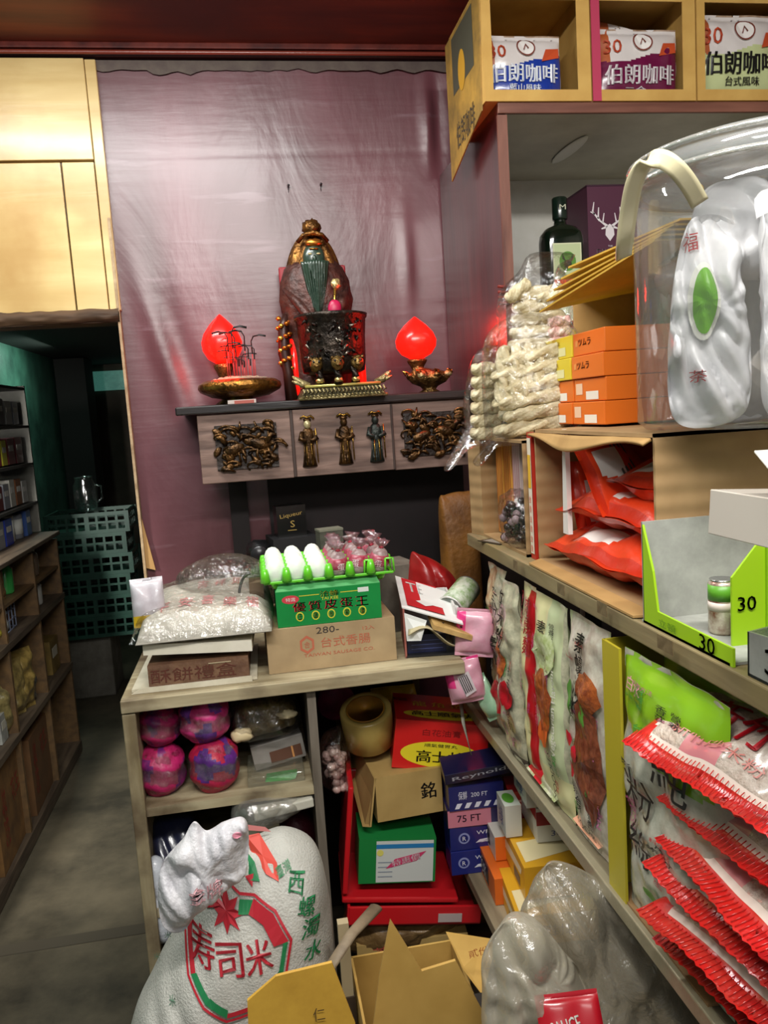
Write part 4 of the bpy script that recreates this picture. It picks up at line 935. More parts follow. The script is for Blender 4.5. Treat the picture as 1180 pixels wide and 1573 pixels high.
# ============================================================ PACKETS STANDING ON THE MIDDLE SHELF, FACING THE AISLE
def face_left(pxl, pxr, pyc, x): return atX(pxl, pyc, x).y, atX(pxr, pyc, x).y
def standing(name, lab, x, ya, yb, z0, z1, mf, th=.03, seed=0, lean=0, grp='food packets standing on the middle shelf', pr=None, rx=0, nz=.005):
    """bag standing on its edge, printed face towards the aisle; ya = far edge, yb = near edge"""
    w = ya-yb; t = T(name, lab, 'packet', (x, (ya+yb)/2, z0), (rx, lean, R(-90)), group=grp)
    mb = MB(); mp = mb.pouch(w, z1-z0, th, mf, nz=nz, seed=seed, nu=30, nv=60, fr=16, seal=.03); mb.build('bag', t)
    if pr:
        mq = lambda a, b: mp(a, b)+Vector((0, -.0014, 0)); hh = z1-z0
        mb = MB(); random.seed(seed*17)
        for k in range(16):   # small print in short columns and lines
            a = random.uniform(-.36, .36)*w; b = random.uniform(-.44, .44)*hh; ink_ = random.choice((INK, GRI, RDI, MAG, INK))
            if k % 2: mb.text(random.choice(('成分', '淨重300g', '保存', '料理方法', '純素')), ink_, a, b, w*.22, hh*.016, fn=mq)
            else: vtext(mb, random.choice(('營養好吃', '香菇', '蔬菜', '台灣製')), ink_, a, b, w*.10, hh*.026, mq)
        pr(mb, mq, w, hh); mb.build('printing', t)
    return t
def vtext(mb, s, mat, x, z, w, h, mp, step=None, **k):
    """characters one under another"""
    st = step or h*1.08
    for i, c in enumerate(s): mb.text(c, mat, x, z-i*st, w, h, fn=mp, **k)
INK = P('1e1c1a', .35); RDI = P('b01824', .35); GRI = P('3f8a3a', .4); MAG = P('a84a78', .4); WHI = P('ece8dc', .4)
FOOD1 = P('7a3418', .35, h2='b8602a', vscale=70, bump=.3, bscale=90, coat=.5); FOOD2 = P('8a4a30', .35, h2='5a2414', vscale=60, bump=.3, bscale=80, coat=.5)
CLN = P('c8c2a6', .3, h2='9c9a84', vscale=60, coat=.6, bump=.2, bscale=40); LG = P('c6cfa4', .35, coat=.5); CRM = P('dcd6a2', .35, coat=.5)
Z0 = .8005
def blob_pic(mb, mp, cx, cz, rx, rz, mat, seed=0, off=.0008, n=22):
    pts = [(cx+rx*math.cos(2*PI*i/n)*(1+.3*noise.noise(Vector((i*.7, seed, 0)))), cz+rz*math.sin(2*PI*i/n)*(1+.3*noise.noise(Vector((i*.9, seed, 5))))) for i in range(n)]
    # fan so that the patch follows the bulge
    F = lambda a, b: mp(a, b)+Vector((0, -off, 0)); K = 5
    for i in range(n):
        a, b = pts[i], pts[(i+1) % n]; sc_ = lambda p, k: (cx+(p[0]-cx)*k/K, cz+(p[1]-cz)*k/K)
        mb.flat([(cx, cz), sc_(a, 1), sc_(b, 1)], mat, fn=F)
        for k in range(1, K): mb.flat([sc_(a, k), sc_(a, k+1), sc_(b, k+1), sc_(b, k)], mat, fn=F)
def pr1(mb, mp, w, h):
    vtext(mb, '冬粉條素食', INK, w*.12, h*.36, w*.3, h*.09, mp); vtext(mb, '健康好味', WHI, -w*.25, h*.1, w*.2, h*.06, mp); blob_pic(mb, mp, w*.15, -h*.25, w*.25, h*.1, RDI, 2)
def pr2(mb, mp, w, h):
    vtext(mb, '純米粉絲', INK, -w*.15, h*.40, w*.34, h*.10, mp, bold=.03); blob_pic(mb, mp, w*.1, -h*.12, w*.28, h*.07, RDI, 3); vtext(mb, '純手工製麵', INK, w*.2, h*.02, w*.2, h*.07, mp); blob_pic(mb, mp, -w*.15, h*.05, w*.2, h*.1, FOOD1, 3)
def pr3(mb, mp, w, h):
    vtext(mb, '沙茶', RDI, -w*.28, h*.42, w*.3, h*.08, mp, bold=.04); vtext(mb, '肉燥麵', RDI, w*.22, h*.40, w*.34, h*.09, mp, bold=.04); vtext(mb, '好吃米粉', MAG, -w*.25, h*.1, w*.2, h*.06, mp)
def pr4(mb, mp, w, h):
    blob_pic(mb, mp, 0, h*.02, w*.26, h*.16, FOOD1, 5); blob_pic(mb, mp, -.02*w, -h*.14, w*.2, h*.07, P('d2602a', .35), 6); blob_pic(mb, mp, 0, h*.25, w*.32, h*.10, P('9fae6a', .4, h2='c8cfa8', vscale=80), 7)
    vtext(mb, '素香菇', INK, -w*.05, h*.36, w*.22, h*.07, mp); mb.text('Vegetarian Flavour', WHI, w*.30, h*.0, h*.42, w*.10, ang=PI/2, fn=mp, bold=.03); vtext(mb, '素食餐點', P('c8506a', .4), -w*.33, -h*.02, w*.14, h*.05, mp); mb.text('NOODLES', INK, w*.12, -h*.33, h*.24, w*.10, ang=PI/2, fn=mp)
def pr5(mb, mp, w, h):
    blob_pic(mb, mp, w*.12, -h*.08, w*.32, h*.26, FOOD2, 8); blob_pic(mb, mp, w*.18, h*.22, w*.24, h*.08, FOOD1, 9); blob_pic(mb, mp, -w*.28, h*.14, w*.12, h*.08, P('4f8a34', .4), 10); blob_pic(mb, mp, w*.1, h*.12, w*.1, h*.05, P('5f9a3a', .4), 11)
    vtext(mb, '素蠔油燴飯', INK, -w*.06, h*.40, w*.20, h*.085, mp, bold=.04); mb.text('Mushroom Flavour', P('d880b0', .4), w*.30, -h*.10, h*.48, w*.09, ang=PI/2, fn=mp, bold=.03)
    for a, b in ((-.34, -.05), (-.14, -.09), (-.28, -.18)): blob_pic(mb, mp, w*a, h*b, w*.09, h*.035, P('c81c34', .3), 12, .0016)
    vtext(mb, '素食', INK, -w*.25, -h*.26, w*.16, h*.07, mp); mb.text('300g', INK, -w*.1, -h*.42, w*.5, h*.05, fn=mp)
XF = .475
def yy(px, py, x=XF): return atX(px, py, x).y
e = [yy(748, 960), yy(776, 980), yy(806, 1000), yy(822, 1010), yy(874, 1040), yy(938, 1080)]
mfA = lambda u, v: CLN if abs(v-.1*math.sin(u*4)) < .8 else P('a8542a', .4)
standing('noodle_packet', 'clear and brown printed packet, farthest on the middle shelf', XF+.01, e[0]-.002, e[1]+.004, Z0, 1.165, lambda u, v: P('9a6a44', .35, h2='c8b894', vscale=40, coat=.5) if u < 0 else CLN, .03, 1, pr=pr1, nz=.007)
standing('noodle_packet', 'clear packet with black characters, second from the far end of the middle shelf', XF-.005, e[1]+.002, e[2]+.002, Z0, 1.16, lambda u, v: CLN if v > -.9 else P('3a3030', .4), .035, 2, pr=pr2, nz=.007)
standing('noodle_packet', 'cream packet with a red strip along its edge, third from the far end', XF+.002, e[2]-.002, e[3]-.010, Z0, 1.172, lambda u, v: P('b8141e', .3, coat=.5) if u > .3 else CRM, .03, 3, pr=pr3)
standing('noodle_packet', 'green and white packet with dark noodle picture, between red strip and food packet', XF+.004, e[3]-.006, e[4]+.004, Z0, 1.168, lambda u, v: CRM if (v < -.62 or (v > .6 and u < .1)) else (LG if abs(u) < .86 else CLN), .035, 4, pr=pr4)
standing('noodle_packet', 'packet with big brown food picture and magenta words, next to the yellow board', XF+.006, e[4]-.002, e[5]+.006, Z0, 1.168, lambda u, v: P('b8a898', .3, coat=.6, h2='d8d4c4', vscale=50) if abs(u) < .9 else LG, .035, 5, pr=pr5)
mb = MB(); mb.pouch(.10, .10, .03, P('e8a888', .35, coat=.3), seed=3); solo(mb, 'peach_packet', 'small peach coloured packet lying on the middle shelf edge before the yellow board', 'packet', (XF-.002, yy(900, 1262), Z0+.014), tuple(frame_rot((0, -1, 0), (.9, 0, .35))))
mb = MB(); mb.pouch(.14, .075, .03, lambda u, v: P('c8202c', .35, coat=.4) if u < .0 else P('d8d4bc', .35, h2='8a9a4a', vscale=40), seed=9); solo(mb, 'spice_packet', 'small red and pale packet lying low at the foot of the cream noodle packet', 'packet', (XF-.010, yy(835, 1150), Z0+.012), tuple(frame_rot((0, -1, 0), (.8, 0, .5))))
# carton with an olive yellow front edge, holding green topped packets
yb0 = yy(945, 1140, .465)
t = T('display_carton', 'tall carton with olive yellow edge holding green topped packets', 'box', (.462, yb0, Z0))
YEL = P('b8a82a', .45)
mb = MB(); mb.box((.0, -.004, .183), (.004, .052, .366), YEL); mb.box((.15, .02, .183), (.30, .004, .366), YEL); mb.build('edge_board', t)
mb = MB(); mb.box((.15, -.11, .002), (.30, .24, .004), CBD); mb.build('floor_panel', t)
y7a = yb0-.028; y7b = y7a-.235
def pr7(mb, mp, w, h):
    vtext(mb, '純', INK, w*.12, h*.20, w*.34, h*.16, mp, bold=.01); vtext(mb, '粉絲', INK, -w*.22, h*.02, w*.30, h*.15, mp, step=h*.19, bold=.01)
    mb.text('白水', P('d890a0', .4), -w*.28, h*.40, w*.2, h*.05, fn=mp); mb.text('冬粉', P('d890a0', .4), w*.1, h*.34, w*.2, h*.05, fn=mp)
    blob_pic(mb, mp, -w*.05, -h*.33, w*.16, h*.028, P('6aa83a', .4), 3); blob_pic(mb, mp, w*.15, -h*.38, w*.14, h*.022, P('6aa83a', .4), 4); vtext(mb, '產', P('c82a3a', .4), 0, -h*.22, w*.08, h*.05, mp)
mf7 = lambda u, v: P('86b81e', .3, coat=.6) if v > .33+.18*u*u-.1*u else P('c9c9b8', .25, h2='b0b0a0', vscale=50, coat=.8, bump=.3, bscale=30)
standing('vermicelli_packet', 'clear packet with bright green top and black characters behind the red packs', .474, y7a, y7b, Z0+.005, 1.168, mf7, .045, 7, pr=pr7, nz=.006)
standing('vermicelli_packet', 'green topped clear packet standing behind the front one in the carton', .525, y7a, y7b, Z0+.005, 1.166, mf7, .04, 8, pr=None)

# ------------------------------------------------------------ red bags of rice vermicelli
REDF = P('c01018', .25, coat=.6, bump=.35, bscale=26, h2='d02a20', vscale=10, spec=.6); REDD = P('a01018', .2, coat=.9, bump=.5, bscale=30, h2='c8382c', vscale=14); NOO = P('cdbfb2', .35, h2='b8a496', vscale=90, coat=.8, bump=.6, bscale=110); PNK = P('cf7f86', .25, coat=.8)
def verm(lab, loc, U, V, w=.25, h=.34, th=.05, seed=0):
    t = T('rice_vermicelli_bag', lab, 'bag', loc, frame_rot(U, V), group='red bags of rice vermicelli stacked on the middle shelf')
    def mf(u, v):
        if v < -.84 or v > .86: return REDF
        if abs(u) > .80+.04*math.sin(v*9): return REDF
        if abs(u) > .77 or v < -.81: return P('ead8cc', .3)
        if v < -.58 and -.35 < u < .15: return PNK
        return NOO
    mb = MB(); mp = mb.pouch(w, h, th, mf, REDD, seal=.08, nz=.006, seed=seed, nu=44, nv=48, fr=13, zig=True); mb.build('bag', t)
    # crimped seal: ribs across the end
    mb = MB()
    for k in range(34):
        x = -w/2+w*(k+.5)/34
        a = mp(x, -h/2+.002); b = mp(x, -h/2+.024); mb.tube([a+Vector((0, .001, 0)), b+Vector((0, .0008, 0))], .0006, REDF, 5)
    mb.build('crimped_seal', t)
    mb = MB()
    mb.text('新竹', P('b81824', .3), .0, -.048, .10, .045, fn=mp, bold=.05); mb.text('新竹炒米粉', P('c87a70', .35), 0, -.085, .14, .014, fn=mp, bold=.02); mb.build('printing', t)
    return t
vs_ = [('red edged vermicelli bag at the very bottom of the near stack', (1000, 1440), .845, .12, .02, .14), ('red edged vermicelli bag second from the bottom, its dark seal hanging out', (975, 1395), .885, .10, .05, .16),
       ('red edged vermicelli bag third from the bottom, showing its noodle window', (985, 1328), .935, .06, .0, .24), ('red edged vermicelli bag fourth from the bottom of the near stack', (1003, 1285), .972, -.06, .03, .16),
       ('dark red edged vermicelli bag just under the topmost one', (1006, 1222), 1.022, .02, .03, .06), ('topmost red edged vermicelli bag with the noodles showing through', (953, 1137), 1.088, .12, .0, .26)]
for l_, (px, py), z_, yaw, til, up in vs_:
    c = atZ(px, py, z_); U = Vector((math.sin(yaw), -math.cos(yaw), til)); V = Vector((math.cos(yaw), math.sin(yaw), up)); w_ = .25
    top = 'topmost' in l_; verm(l_, tuple(c+U.normalized()*w_/2), U, V, w_, .26 if top else .32, .07 if top else .052, int(z_*100))
# ============================================================ LOW CABINET
CABP = wood('flaking_painted_wood', 'bcb090', '8c7b5c', 'x', .6, 7, .3, stains='5a4a36')
CABV = wood('flaking_painted_wood_upright', 'a89b7c', '776849', 'z', .6, 7, .3, stains='5a4a36')
CX0, CX1, CY0, CY1, CZ = -.293, .405, 1.60, 2.325, .97
t = T('low_cabinet', 'old open cabinet with flaking cream paint below the altar', 'cabinet', (CX0, CY0, 0))
W_ = CX1-CX0; D_ = CY1-CY0
mb = MB(); mb.box((W_/2, D_/2, CZ-.008), (W_, D_, .016), CABP); mb.box((W_/2, -.004, CZ-.014), (W_, .010, .026), CABP); mb.build('top_board', t, bev=.002)
mb = MB(); mb.box((.010, D_/2, (CZ-.02)/2), (.018, D_-.02, CZ-.024), CABV); mb.box((.013, .0, (CZ-.03)/2), (.026, .012, CZ-.03), CABV); mb.build('side_panel', t, bev=.002)
mb = MB(); mb.box((W_-.010, D_-.12, (CZ-.02)/2), (.018, .2, CZ-.024), CABV); mb.build('side_panel', t)
mb = MB(); mb.box((.374, D_/2, (CZ-.02)/2), (.018, D_-.02, CZ-.024), wood('divider_grey', '7d7468', '564d42', 'z', .6, 6, .3)); mb.build('divider', t)
mb = MB(); mb.box((.192, D_/2, .725), (.345, D_-.02, .018), CABP); mb.box((.192, D_/2, .505), (.345, D_-.02, .018), CABP); mb.build('inner_shelf', t)
mb = MB(); mb.box((W_/2, D_-.006, (CZ-.02)/2), (W_-.04, .010, CZ-.03), P('2a2320', .7)); mb.build('back_board', t)

# pink and purple net bundles
def bundle(lab, loc, r, c1, c2, seed, rz=0):
    t = T('net_sponge_bundle', lab, 'bundle', loc, (0, 0, rz), group='pink and purple bundles in plastic')
    mb = MB(); A = P(c1, .45, h2='8a1440', vscale=24, bump=.4, bscale=50); B = P(c2, .45, h2='3a1c5a', vscale=20, bump=.4, bscale=50)
    sx, sy, sz = r
    def bf(u, v):
        th = PI*v; a = 2*PI*u; k = 1+.06*math.sin(th*7+math.sin(a*2))+.05*noise.noise(Vector((math.cos(a)*3, math.sin(a)*3, v*5+seed)))
        s_ = math.sin(th)**.6
        return Vector((sx*s_*math.cos(a)*k, sy*s_*math.sin(a)*k, sz*math.cos(th)))
    mb.grid(bf, 36, 28, lambda u, v: B if (noise.noise(Vector((math.cos(2*PI*u)*1.2, math.sin(2*PI*u)*1.2, v*2+seed*3))) > .12) else A); mb.build('netting', t)
    mb = MB(); mb.ball((0, 0, 0), (sx*1.05, sy*1.05, sz*1.04), film(bscale=130, opac=.12, bump=1.0), 30, 20, .08, 20, seed); mb.build('plastic_wrap', t)
yb_ = 1.69
def at_(px, py, y): return tuple(atY(px, py, y))
bundle('deep pink bundle in wrinkled film, lower left on the cabinet shelf', at_(248, 1180, yb_), (.050, .055, .053), 'c2246a', 'a02070', 1)
bundle('deep pink bundle in wrinkled film, upper left in the cabinet', at_(246, 1112, yb_+.01), (.044, .05, .042), 'b01e60', 'a01e50', 2)
bundle('pink bundle with purple side, lower right of the four in the cabinet', at_(329, 1172, yb_-.02), (.051, .055, .056), 'c2203e', '6a2c8a', 3)
bundle('bright pink bundle with purple top, upper right of the four in the cabinet', at_(314, 1102, yb_-.01), (.052, .055, .048), 'd43c86', '7a3a9a', 6)
# stuff right of the bundles
mb = MB(); A = P('6e5c34', .5, h2='3c3018', vscale=30, bump=.5)
t = T('snack_bag', 'clear bag of brown dried snacks with cream pieces, top right in the cabinet', 'bag', at_(405, 1098, 1.72))
mb.inflate([(-.062, -.035), (.05, -.03), (.072, .0), (.055, .035), (-.01, .043), (-.05, .03)], .05, A, nz=.02, seed=4, folds=.01); mb.build('dried_snacks', t)
mb = MB(); mb.ball((-.050, -.045, -.022), (.022, .014, .014), P('d8c49a', .5), 12, 8, .5, 30); mb.build('cream_piece', t); mb = MB(); mb.ball((.050, -.045, .012), (.020, .012, .010), P('d8c8a0', .5), 12, 8, .5, 30, 2); mb.build('cream_piece', t)
mb = MB(); mb.inflate([(-.075, -.045), (.06, -.04), (.082, .0), (.06, .042), (-.01, .052), (-.065, .04)], .068, film(bscale=60, opac=.1), nz=.02, seed=5, folds=.012); mb.build('plastic_bag', t)
mb = MB(); GB = P('8c8680', .5, h2='767068', vscale=10); mb.box((0, 0, 0), (.115, .10, .055), GB); mb.rect(-.02, -.02, .05, .006, P('5c3a2a', .5), O=(0, -.0505, 0)); mb.rect(.028, -.02, .032, .006, P('c88a50', .5), O=(0, -.051, 0)); solo(mb, 'grey_carton', 'small grey carton under the brown snack bag in the cabinet', 'box', at_(424, 1142, 1.76), (0, R(-8), R(5)), bev=.002)
t = T('clear_clamshell', 'clear plastic clamshell with a green strip inside, right on the cabinet shelf', 'container', at_(424, 1187, 1.70))
mb = MB(); mb.box((0, 0, 0), (.12, .12, .045), film(opac=.15, name='clam', milky=.12, milk='a8a890')); mb.tube([(-.06, -.06, -.024), (.06, -.06, -.014), (.064, .05, -.02)], .004, film(opac=.4, name='clamrim', milky=.2), 6); mb.build('shell', t, bev=.008)
mb = MB(); mb.slab([(-.03, -.045, -.012), (.04, -.05, .004), (.045, -.045, .014), (-.02, -.04, .010)], (0, 1, 0), .02, P('2fa84a', .35, coat=.5, bump=.3)); mb.build('green_sachet', t)
mb = MB(); mb.box((0, 0, 0), (.125, .14, .020), P('cfcdc0', .5, h2='b8b4a4', vscale=12)); solo(mb, 'white_foam_tray', 'white foam tray poking out over the edge of the cabinet shelf', 'tray', at_(428, 1222, 1.665), (0, R(-3), R(8)), bev=.003)
mb = MB(); mb.inflate([(-.06, -.03), (-.01, -.045), (.06, -.03), (.12, .0), (.08, .02), (-.04, .025)], .05, film(bscale=40, opac=.22, milky=.12), nz=.02, seed=8, folds=.012); solo(mb, 'crumpled_film_bag', 'crumpled clear film bag hanging over the cabinet shelf edge under the foam tray', 'bag', at_(400, 1238, 1.63))
# lower compartment
DBL = P('1f2440', .3, coat=.6, bump=.5, bscale=18, h2='12152a', vscale=9)
mb = MB(); mb.inflate([(-.05, -.17), (.06, -.17), (.075, -.02), (.06, .10), (.0, .115), (-.04, .07)], .08, DBL, nz=.02, seed=3, folds=.012); solo(mb, 'dark_blue_bag', 'dark blue plastic bag in the bottom left of the cabinet', 'bag', at_(262, 1330, 1.72))
mb = MB(); mb.inflate([(-.02, -.10), (.022, -.10), (.03, .0), (.018, .07), (-.012, .06)], .03, P('c8ccd4', .3, coat=.5, bump=.4), nz=.012, seed=6, folds=.006); solo(mb, 'pale_plastic_roll', 'pale plastic roll beside the cabinet upright, left of the white rice sack', 'bag', at_(240, 1370, 1.64))
mb = MB(); mb.box((0, 0, 0), (.085, .10, .16), P('b9b39c', .55, h2='a49e88', vscale=12)); solo(mb, 'beige_carton', 'plain beige carton behind the knotted top of the rice sack', 'box', at_(402, 1300, 1.70), bev=.003)
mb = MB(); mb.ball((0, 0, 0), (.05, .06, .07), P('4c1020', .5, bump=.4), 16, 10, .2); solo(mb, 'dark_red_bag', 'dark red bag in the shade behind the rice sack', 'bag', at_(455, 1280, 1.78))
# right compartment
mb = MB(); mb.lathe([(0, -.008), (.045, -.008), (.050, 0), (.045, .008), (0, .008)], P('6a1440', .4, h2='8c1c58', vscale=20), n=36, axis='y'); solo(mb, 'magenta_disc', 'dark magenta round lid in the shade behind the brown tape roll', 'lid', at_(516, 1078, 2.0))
t = T('candy_bag', 'clear bag of pinkish sweets standing behind the brown carton', 'bag', at_(514, 1172, 1.80))
mb = MB(); random.seed(6)
for j in range(46): mb.ball((random.uniform(-.022, .024), random.uniform(-.03, .02), random.uniform(-.055, .035)), .010, P('b48a84', .3, h2='d8c0b4', vscale=60), 8, 6, .3, 30, j)
mb.build('sweets', t); mb = MB(); mb.inflate([(-.034, -.04), (.0, -.068), (.034, -.03), (.036, .03), (.012, .06), (.02, .085), (-.01, .08), (-.03, .05)], .04, film(bscale=70, opac=.1), nz=.012, folds=.006); mb.build('plastic_bag', t)

# ============================================================ ON TOP OF THE CABINET
WC = P('ddd6c2', .5, h2='c4bba2', vscale=10); BRC = P('7a5a42', .6, h2='5c3e2e', vscale=18, bump=.3)
t = T('shallow_carton', 'shallow white edged carton lid with brown faded print, lowest of the left pile', 'box', (-.275, 1.625, CZ+.0005), (0, 0, R(-1)))
mb = MB(); mb.box((.125, .13, .004), (.25, .25, .006), WC); mb.box((.135, .12, .030), (.200, .235, .046), BRC)
mb.text('酥餅禮盒', P('5a2c20', .6), .125, .030, .17, .028, O=(0, .0020, 0)); mb.rect(.155, .045, .2, .047, P('b8a888', .5), O=(0, .0015, 0)); mb.build('carton', t)
mb = MB(); mb.slab([(.0, -.003, .0), (.24, -.003, .0), (.24, -.003, .012), (.02, -.003, .010)], (0, 1, 0), .004, WC); mb.build('rim', t)
mb = MB(); mb.slab([(0, 0, 0), (.215, -.01, -.012), (.225, .22, -.01), (.015, .24, 0)], (0, 0, 1), .022, P('e2dccb', .55, h2='cfc8b4', vscale=8)); solo(mb, 'white_card_stack', 'thick white folded card sheets in the middle of the left pile', 'cardboard', (-.245, 1.628, 1.046))
t = T('paper_bag_pack', 'clear wrapped pack of white bags with red print, on top of the left pile', 'packet', (-.262, 1.615, 1.069))
PB = P('c6c0b2', .45, h2='aaa496', vscale=10, bump=.3, bscale=18)
mb = MB()
def packsurf(u, v):
    e = (1-abs(2*u-1)**5)**.4*(1-abs(2*v-1)**5)**.4
    return Vector((.006+.268*u+.012*v, -.004+.25*v, .004+e*(.048+.040*v)+.006*noise.noise(Vector((u*5, v*4, 2)))*e))
mb.grid(packsurf, 40, 36, PB); mb.grid(lambda u, v: Vector((.006+.268*u+.012*v, -.004+.25*v, .003)), 2, 2, PB)
mb.build('bags', t)
mb = MB(); pk = P('d08080', .5); f = lambda a, b: packsurf(a, b)+Vector((0, -.001, .0022))
for k, ch in enumerate('平安喜樂福'): mb.text(ch, pk, .18+.17*k, .26+.05*math.sin(k), .10, .20, fn=f, bold=.02)
for k, ch in enumerate('吉祥如意'): mb.text(ch, pk, .45+.14*k, .68, .09, .18, fn=f, bold=.02)
mb.build('red_print', t)
mb = MB(); mb.grid(lambda u, v: packsurf(u, v)*1.0+Vector(((u-.5)*.02, (v-.5)*.02, .006+.006*noise.noise(Vector((u*14, v*14, 7))))), 40, 40, film(bscale=45, opac=.12, bump=.9)); mb.build('film', t)
mb = MB(); mb.inflate([(-.085, -.030), (.0, -.036), (.095, -.030), (.10, .006), (.04, .034), (-.03, .032), (-.09, .004)], .10, film(bscale=50, opac=.16, bump=1), nz=.02, seed=11, folds=.014); solo(mb, 'crumpled_clear_film', 'crumpled clear plastic film heaped on top of the left pile', 'film', at_(338, 878, 1.80))
mb = MB(); mb.pouch(.065, .10, .04, lambda u, v: P('e0b828', .4) if (v < -.55 and u < .1) else P('c9c6cc', .4, coat=.4, h2='b4aab0', vscale=20), nz=.008, seed=4); solo(mb, 'small_white_packet', 'small white packet with a yellow corner at the left end of the pile', 'packet', tuple(Vector(at_(232, 962, 1.68))), (R(-12), 0, R(10)))
# folded blade of the wall panel behind the pile
mb = MB(); mb.slab([(0, 0, 0), (.03, 0, -.01), (.006, 0, .14)], (0, 1, 0), .006, P('a8804c', .6)); o = struct(mb, 'trim_9'); o.location = at_(222, 872, 2.335)

# brown carton with red print and pencilled price
t = T('cardboard_box', 'low brown carton with red print and handwritten 280 under the green box', 'box', (.0, 1.648, CZ+.0005), (0, 0, R(1)))
mb = MB(); mb.box((.136, .12, .0475), (.272, .24, .094), board('cardboard_grey', 'b39a74', '9a8260')); k = dict(O=(0, 0, 0)); rp = P('b8654a', .6)
mb.text('280-', P('3a3430', .6), .128, .083, .048, .014, **k); mb.text('台式香腸', rp, .165, .056, .105, .022, **k)
hxp = [(.083+.017*math.cos(PI/6+a*PI/3), .055+.020*math.sin(PI/6+a*PI/3)) for a in range(6)]; hq = [(.083+.012*math.cos(PI/6+a*PI/3), .055+.014*math.sin(PI/6+a*PI/3)) for a in range(6)]
for a in range(6): mb.flat([hxp[a], hxp[(a+1) % 6], hq[(a+1) % 6], hq[a]], rp, **k)
mb.text('合', rp, .083, .055, .012, .014, **k); mb.text('TAIWAN SAUSAGE CO.', rp, .15, .032, .15, .007, **k); mb.text('12入', rp, .215, .078, .025, .009, **k); mb.build('carton', t, bev=.002)
# green box
GZ = CZ+.0955
t = T('egg_box', 'green box with yellow and red print carrying the egg tray', 'box', (.026, 1.655, GZ), (0, 0, R(0)))
mb = MB(); GG = P('0f8a3e', .4, h2='0c7a36', vscale=6); mb.box((.110, .10, .038), (.220, .20, .075), GG); k = dict(O=(0, 0, 0)); Y = P('d8c83a', .4); RR = P('b82a34', .4)
mb.rect(.048, .063, .09, .0645, Y, **k); mb.rect(.135, .063, .172, .0645, Y, **k); mb.text('洽蜂', Y, .112, .064, .040, .012, **k, bold=.03); mb.text('TAI KEE', Y, .112, .054, .036, .006, **k, bold=.02)
mb.rect(.172, .060, .195, .070, P('d4dcd4', .4), **k); mb.oval(.030, .058, .018, .009, P('c8404a', .4), **k); mb.text('特選', P('e8d8d0', .4), .030, .058, .02, .008, O=(0, -.001, 0))
for j, ch in enumerate('優質皮蛋王'):
    mb.text(ch, RR, .047+.033*j, .041, .026, .020, **k, bold=.07)
    mb.oval(.047+.033*j, .020, .0085, .010, Y, **k); mb.oval(.047+.033*j, .020, .0062, .0075, GG, O=(0, -.0006, 0)); mb.text('優質皮蛋王'[4-j], Y, .047+.033*j, .020, .009, .011, O=(0, -.0012, 0), bold=.03)
mb.build('box', t, bev=.001)
mb = MB(); mb.slab([(.0, .001, .0755), (.22, .001, .0755), (.215, .03, .090), (.01, .03, .088)], (0, 0, 1), .001, P('4f9a5c', .4)); mb.build('lid_flap', t)
# egg tray
TZ = GZ+.094; LIM = P('62c428', .3, coat=.3); pit = .0445
t = T('egg_tray', 'bright green plastic egg tray with posts, on the green box', 'tray', (.008, 1.668, TZ))
mb = MB()
nx, ny = 6, 4
for j in range(ny+1): mb.box((.0+pit*nx/2, pit*j, 0), (pit*nx+.008, .006, .005), LIM)
for i in range(nx+1): mb.box((pit*i, pit*ny/2, 0), (.006, pit*ny+.008, .005), LIM)
mb.build('lattice', t, bev=.001)
mb = MB(); mb.lathe([(.011, .002), (.009, .018), (.006, .030), (.003, .031)], LIM, (0, 0, 0), 12); post = mb.build('post', t); first = True
for i in range(nx+1):
    for j in range(ny+1):
        if (i, j) in ((6, 0), (6, 1)): continue
        if first: first = False; q_ = post
        else: q_ = post.copy(); C.objects.link(q_); q_.parent = t
        q_.location = (pit*i, pit*j, 0)
mb = MB()
for (i, j) in ((6, 0), (6, 1), (5, 0)):
    x, y = pit*i-.004, pit*j
    for dx in (-.010, .010): mb.tube([(x+dx, y, 0), (x+dx*.8, y, .030)], .0022, LIM, 6)
    mb.tube([(x-.008, y, .030), (x+.008, y, .030)], .0022, LIM, 6)
mb.build('open_frame', t)
mb = MB(); mb.lathe([(.004, -.018), (.009, -.014), (.013, -.002)], LIM, (0, 0, 0), 12); cup = mb.build('cup_foot', t)
for i in range(nx):
    q_ = cup if i == 0 else cup.copy()
    if i: C.objects.link(q_); q_.parent = t
    q_.location = (pit*(i+.5), pit*.5, 0)
# the eggs
EGG = P('e4ecdf', .35, bump=.06, bscale=200); eprof = [(0, -.0285), (.008, -.0275), (.015, -.0235), (.0195, -.016), (.0215, -.006), (.0212, .002), (.019, .012), (.0145, .0215), (.008, .0275), (0, .0295)]
mb = MB(); mb.lathe(eprof, EGG, n=28); egg = mb.build('egg'); egg['category'] = 'egg'; egg['group'] = 'white eggs in the green tray'
cols = ('left', 'second', 'third'); rws = ('front', 'second', 'third', 'back')
first = True
for j in range(ny):
    for i in range(3):
        loc = (t.location.x+pit*(i+.5), t.location.y+pit*(j+.5), TZ+.022); lab = 'white egg in the green tray, %s column, %s row' % (cols[i], rws[j])
        if first: e_ = egg; first = False; e_['label'] = lab
        else: e_ = egg.copy(); C.objects.link(e_); e_['label'] = lab
        e_.location = loc; e_.rotation_euler = (R(random.uniform(-8, 8)), R(random.uniform(-8, 8)), random.uniform(0, 3))
wr = T('wrapped_egg', 'x', 'egg', group='film wrapped eggs with red labels')
mb = MB(); mb.lathe(eprof, P('b8a8a4', .35, h2='7c5a5c', vscale=30), n=26); mb.build('egg_shell', wr)
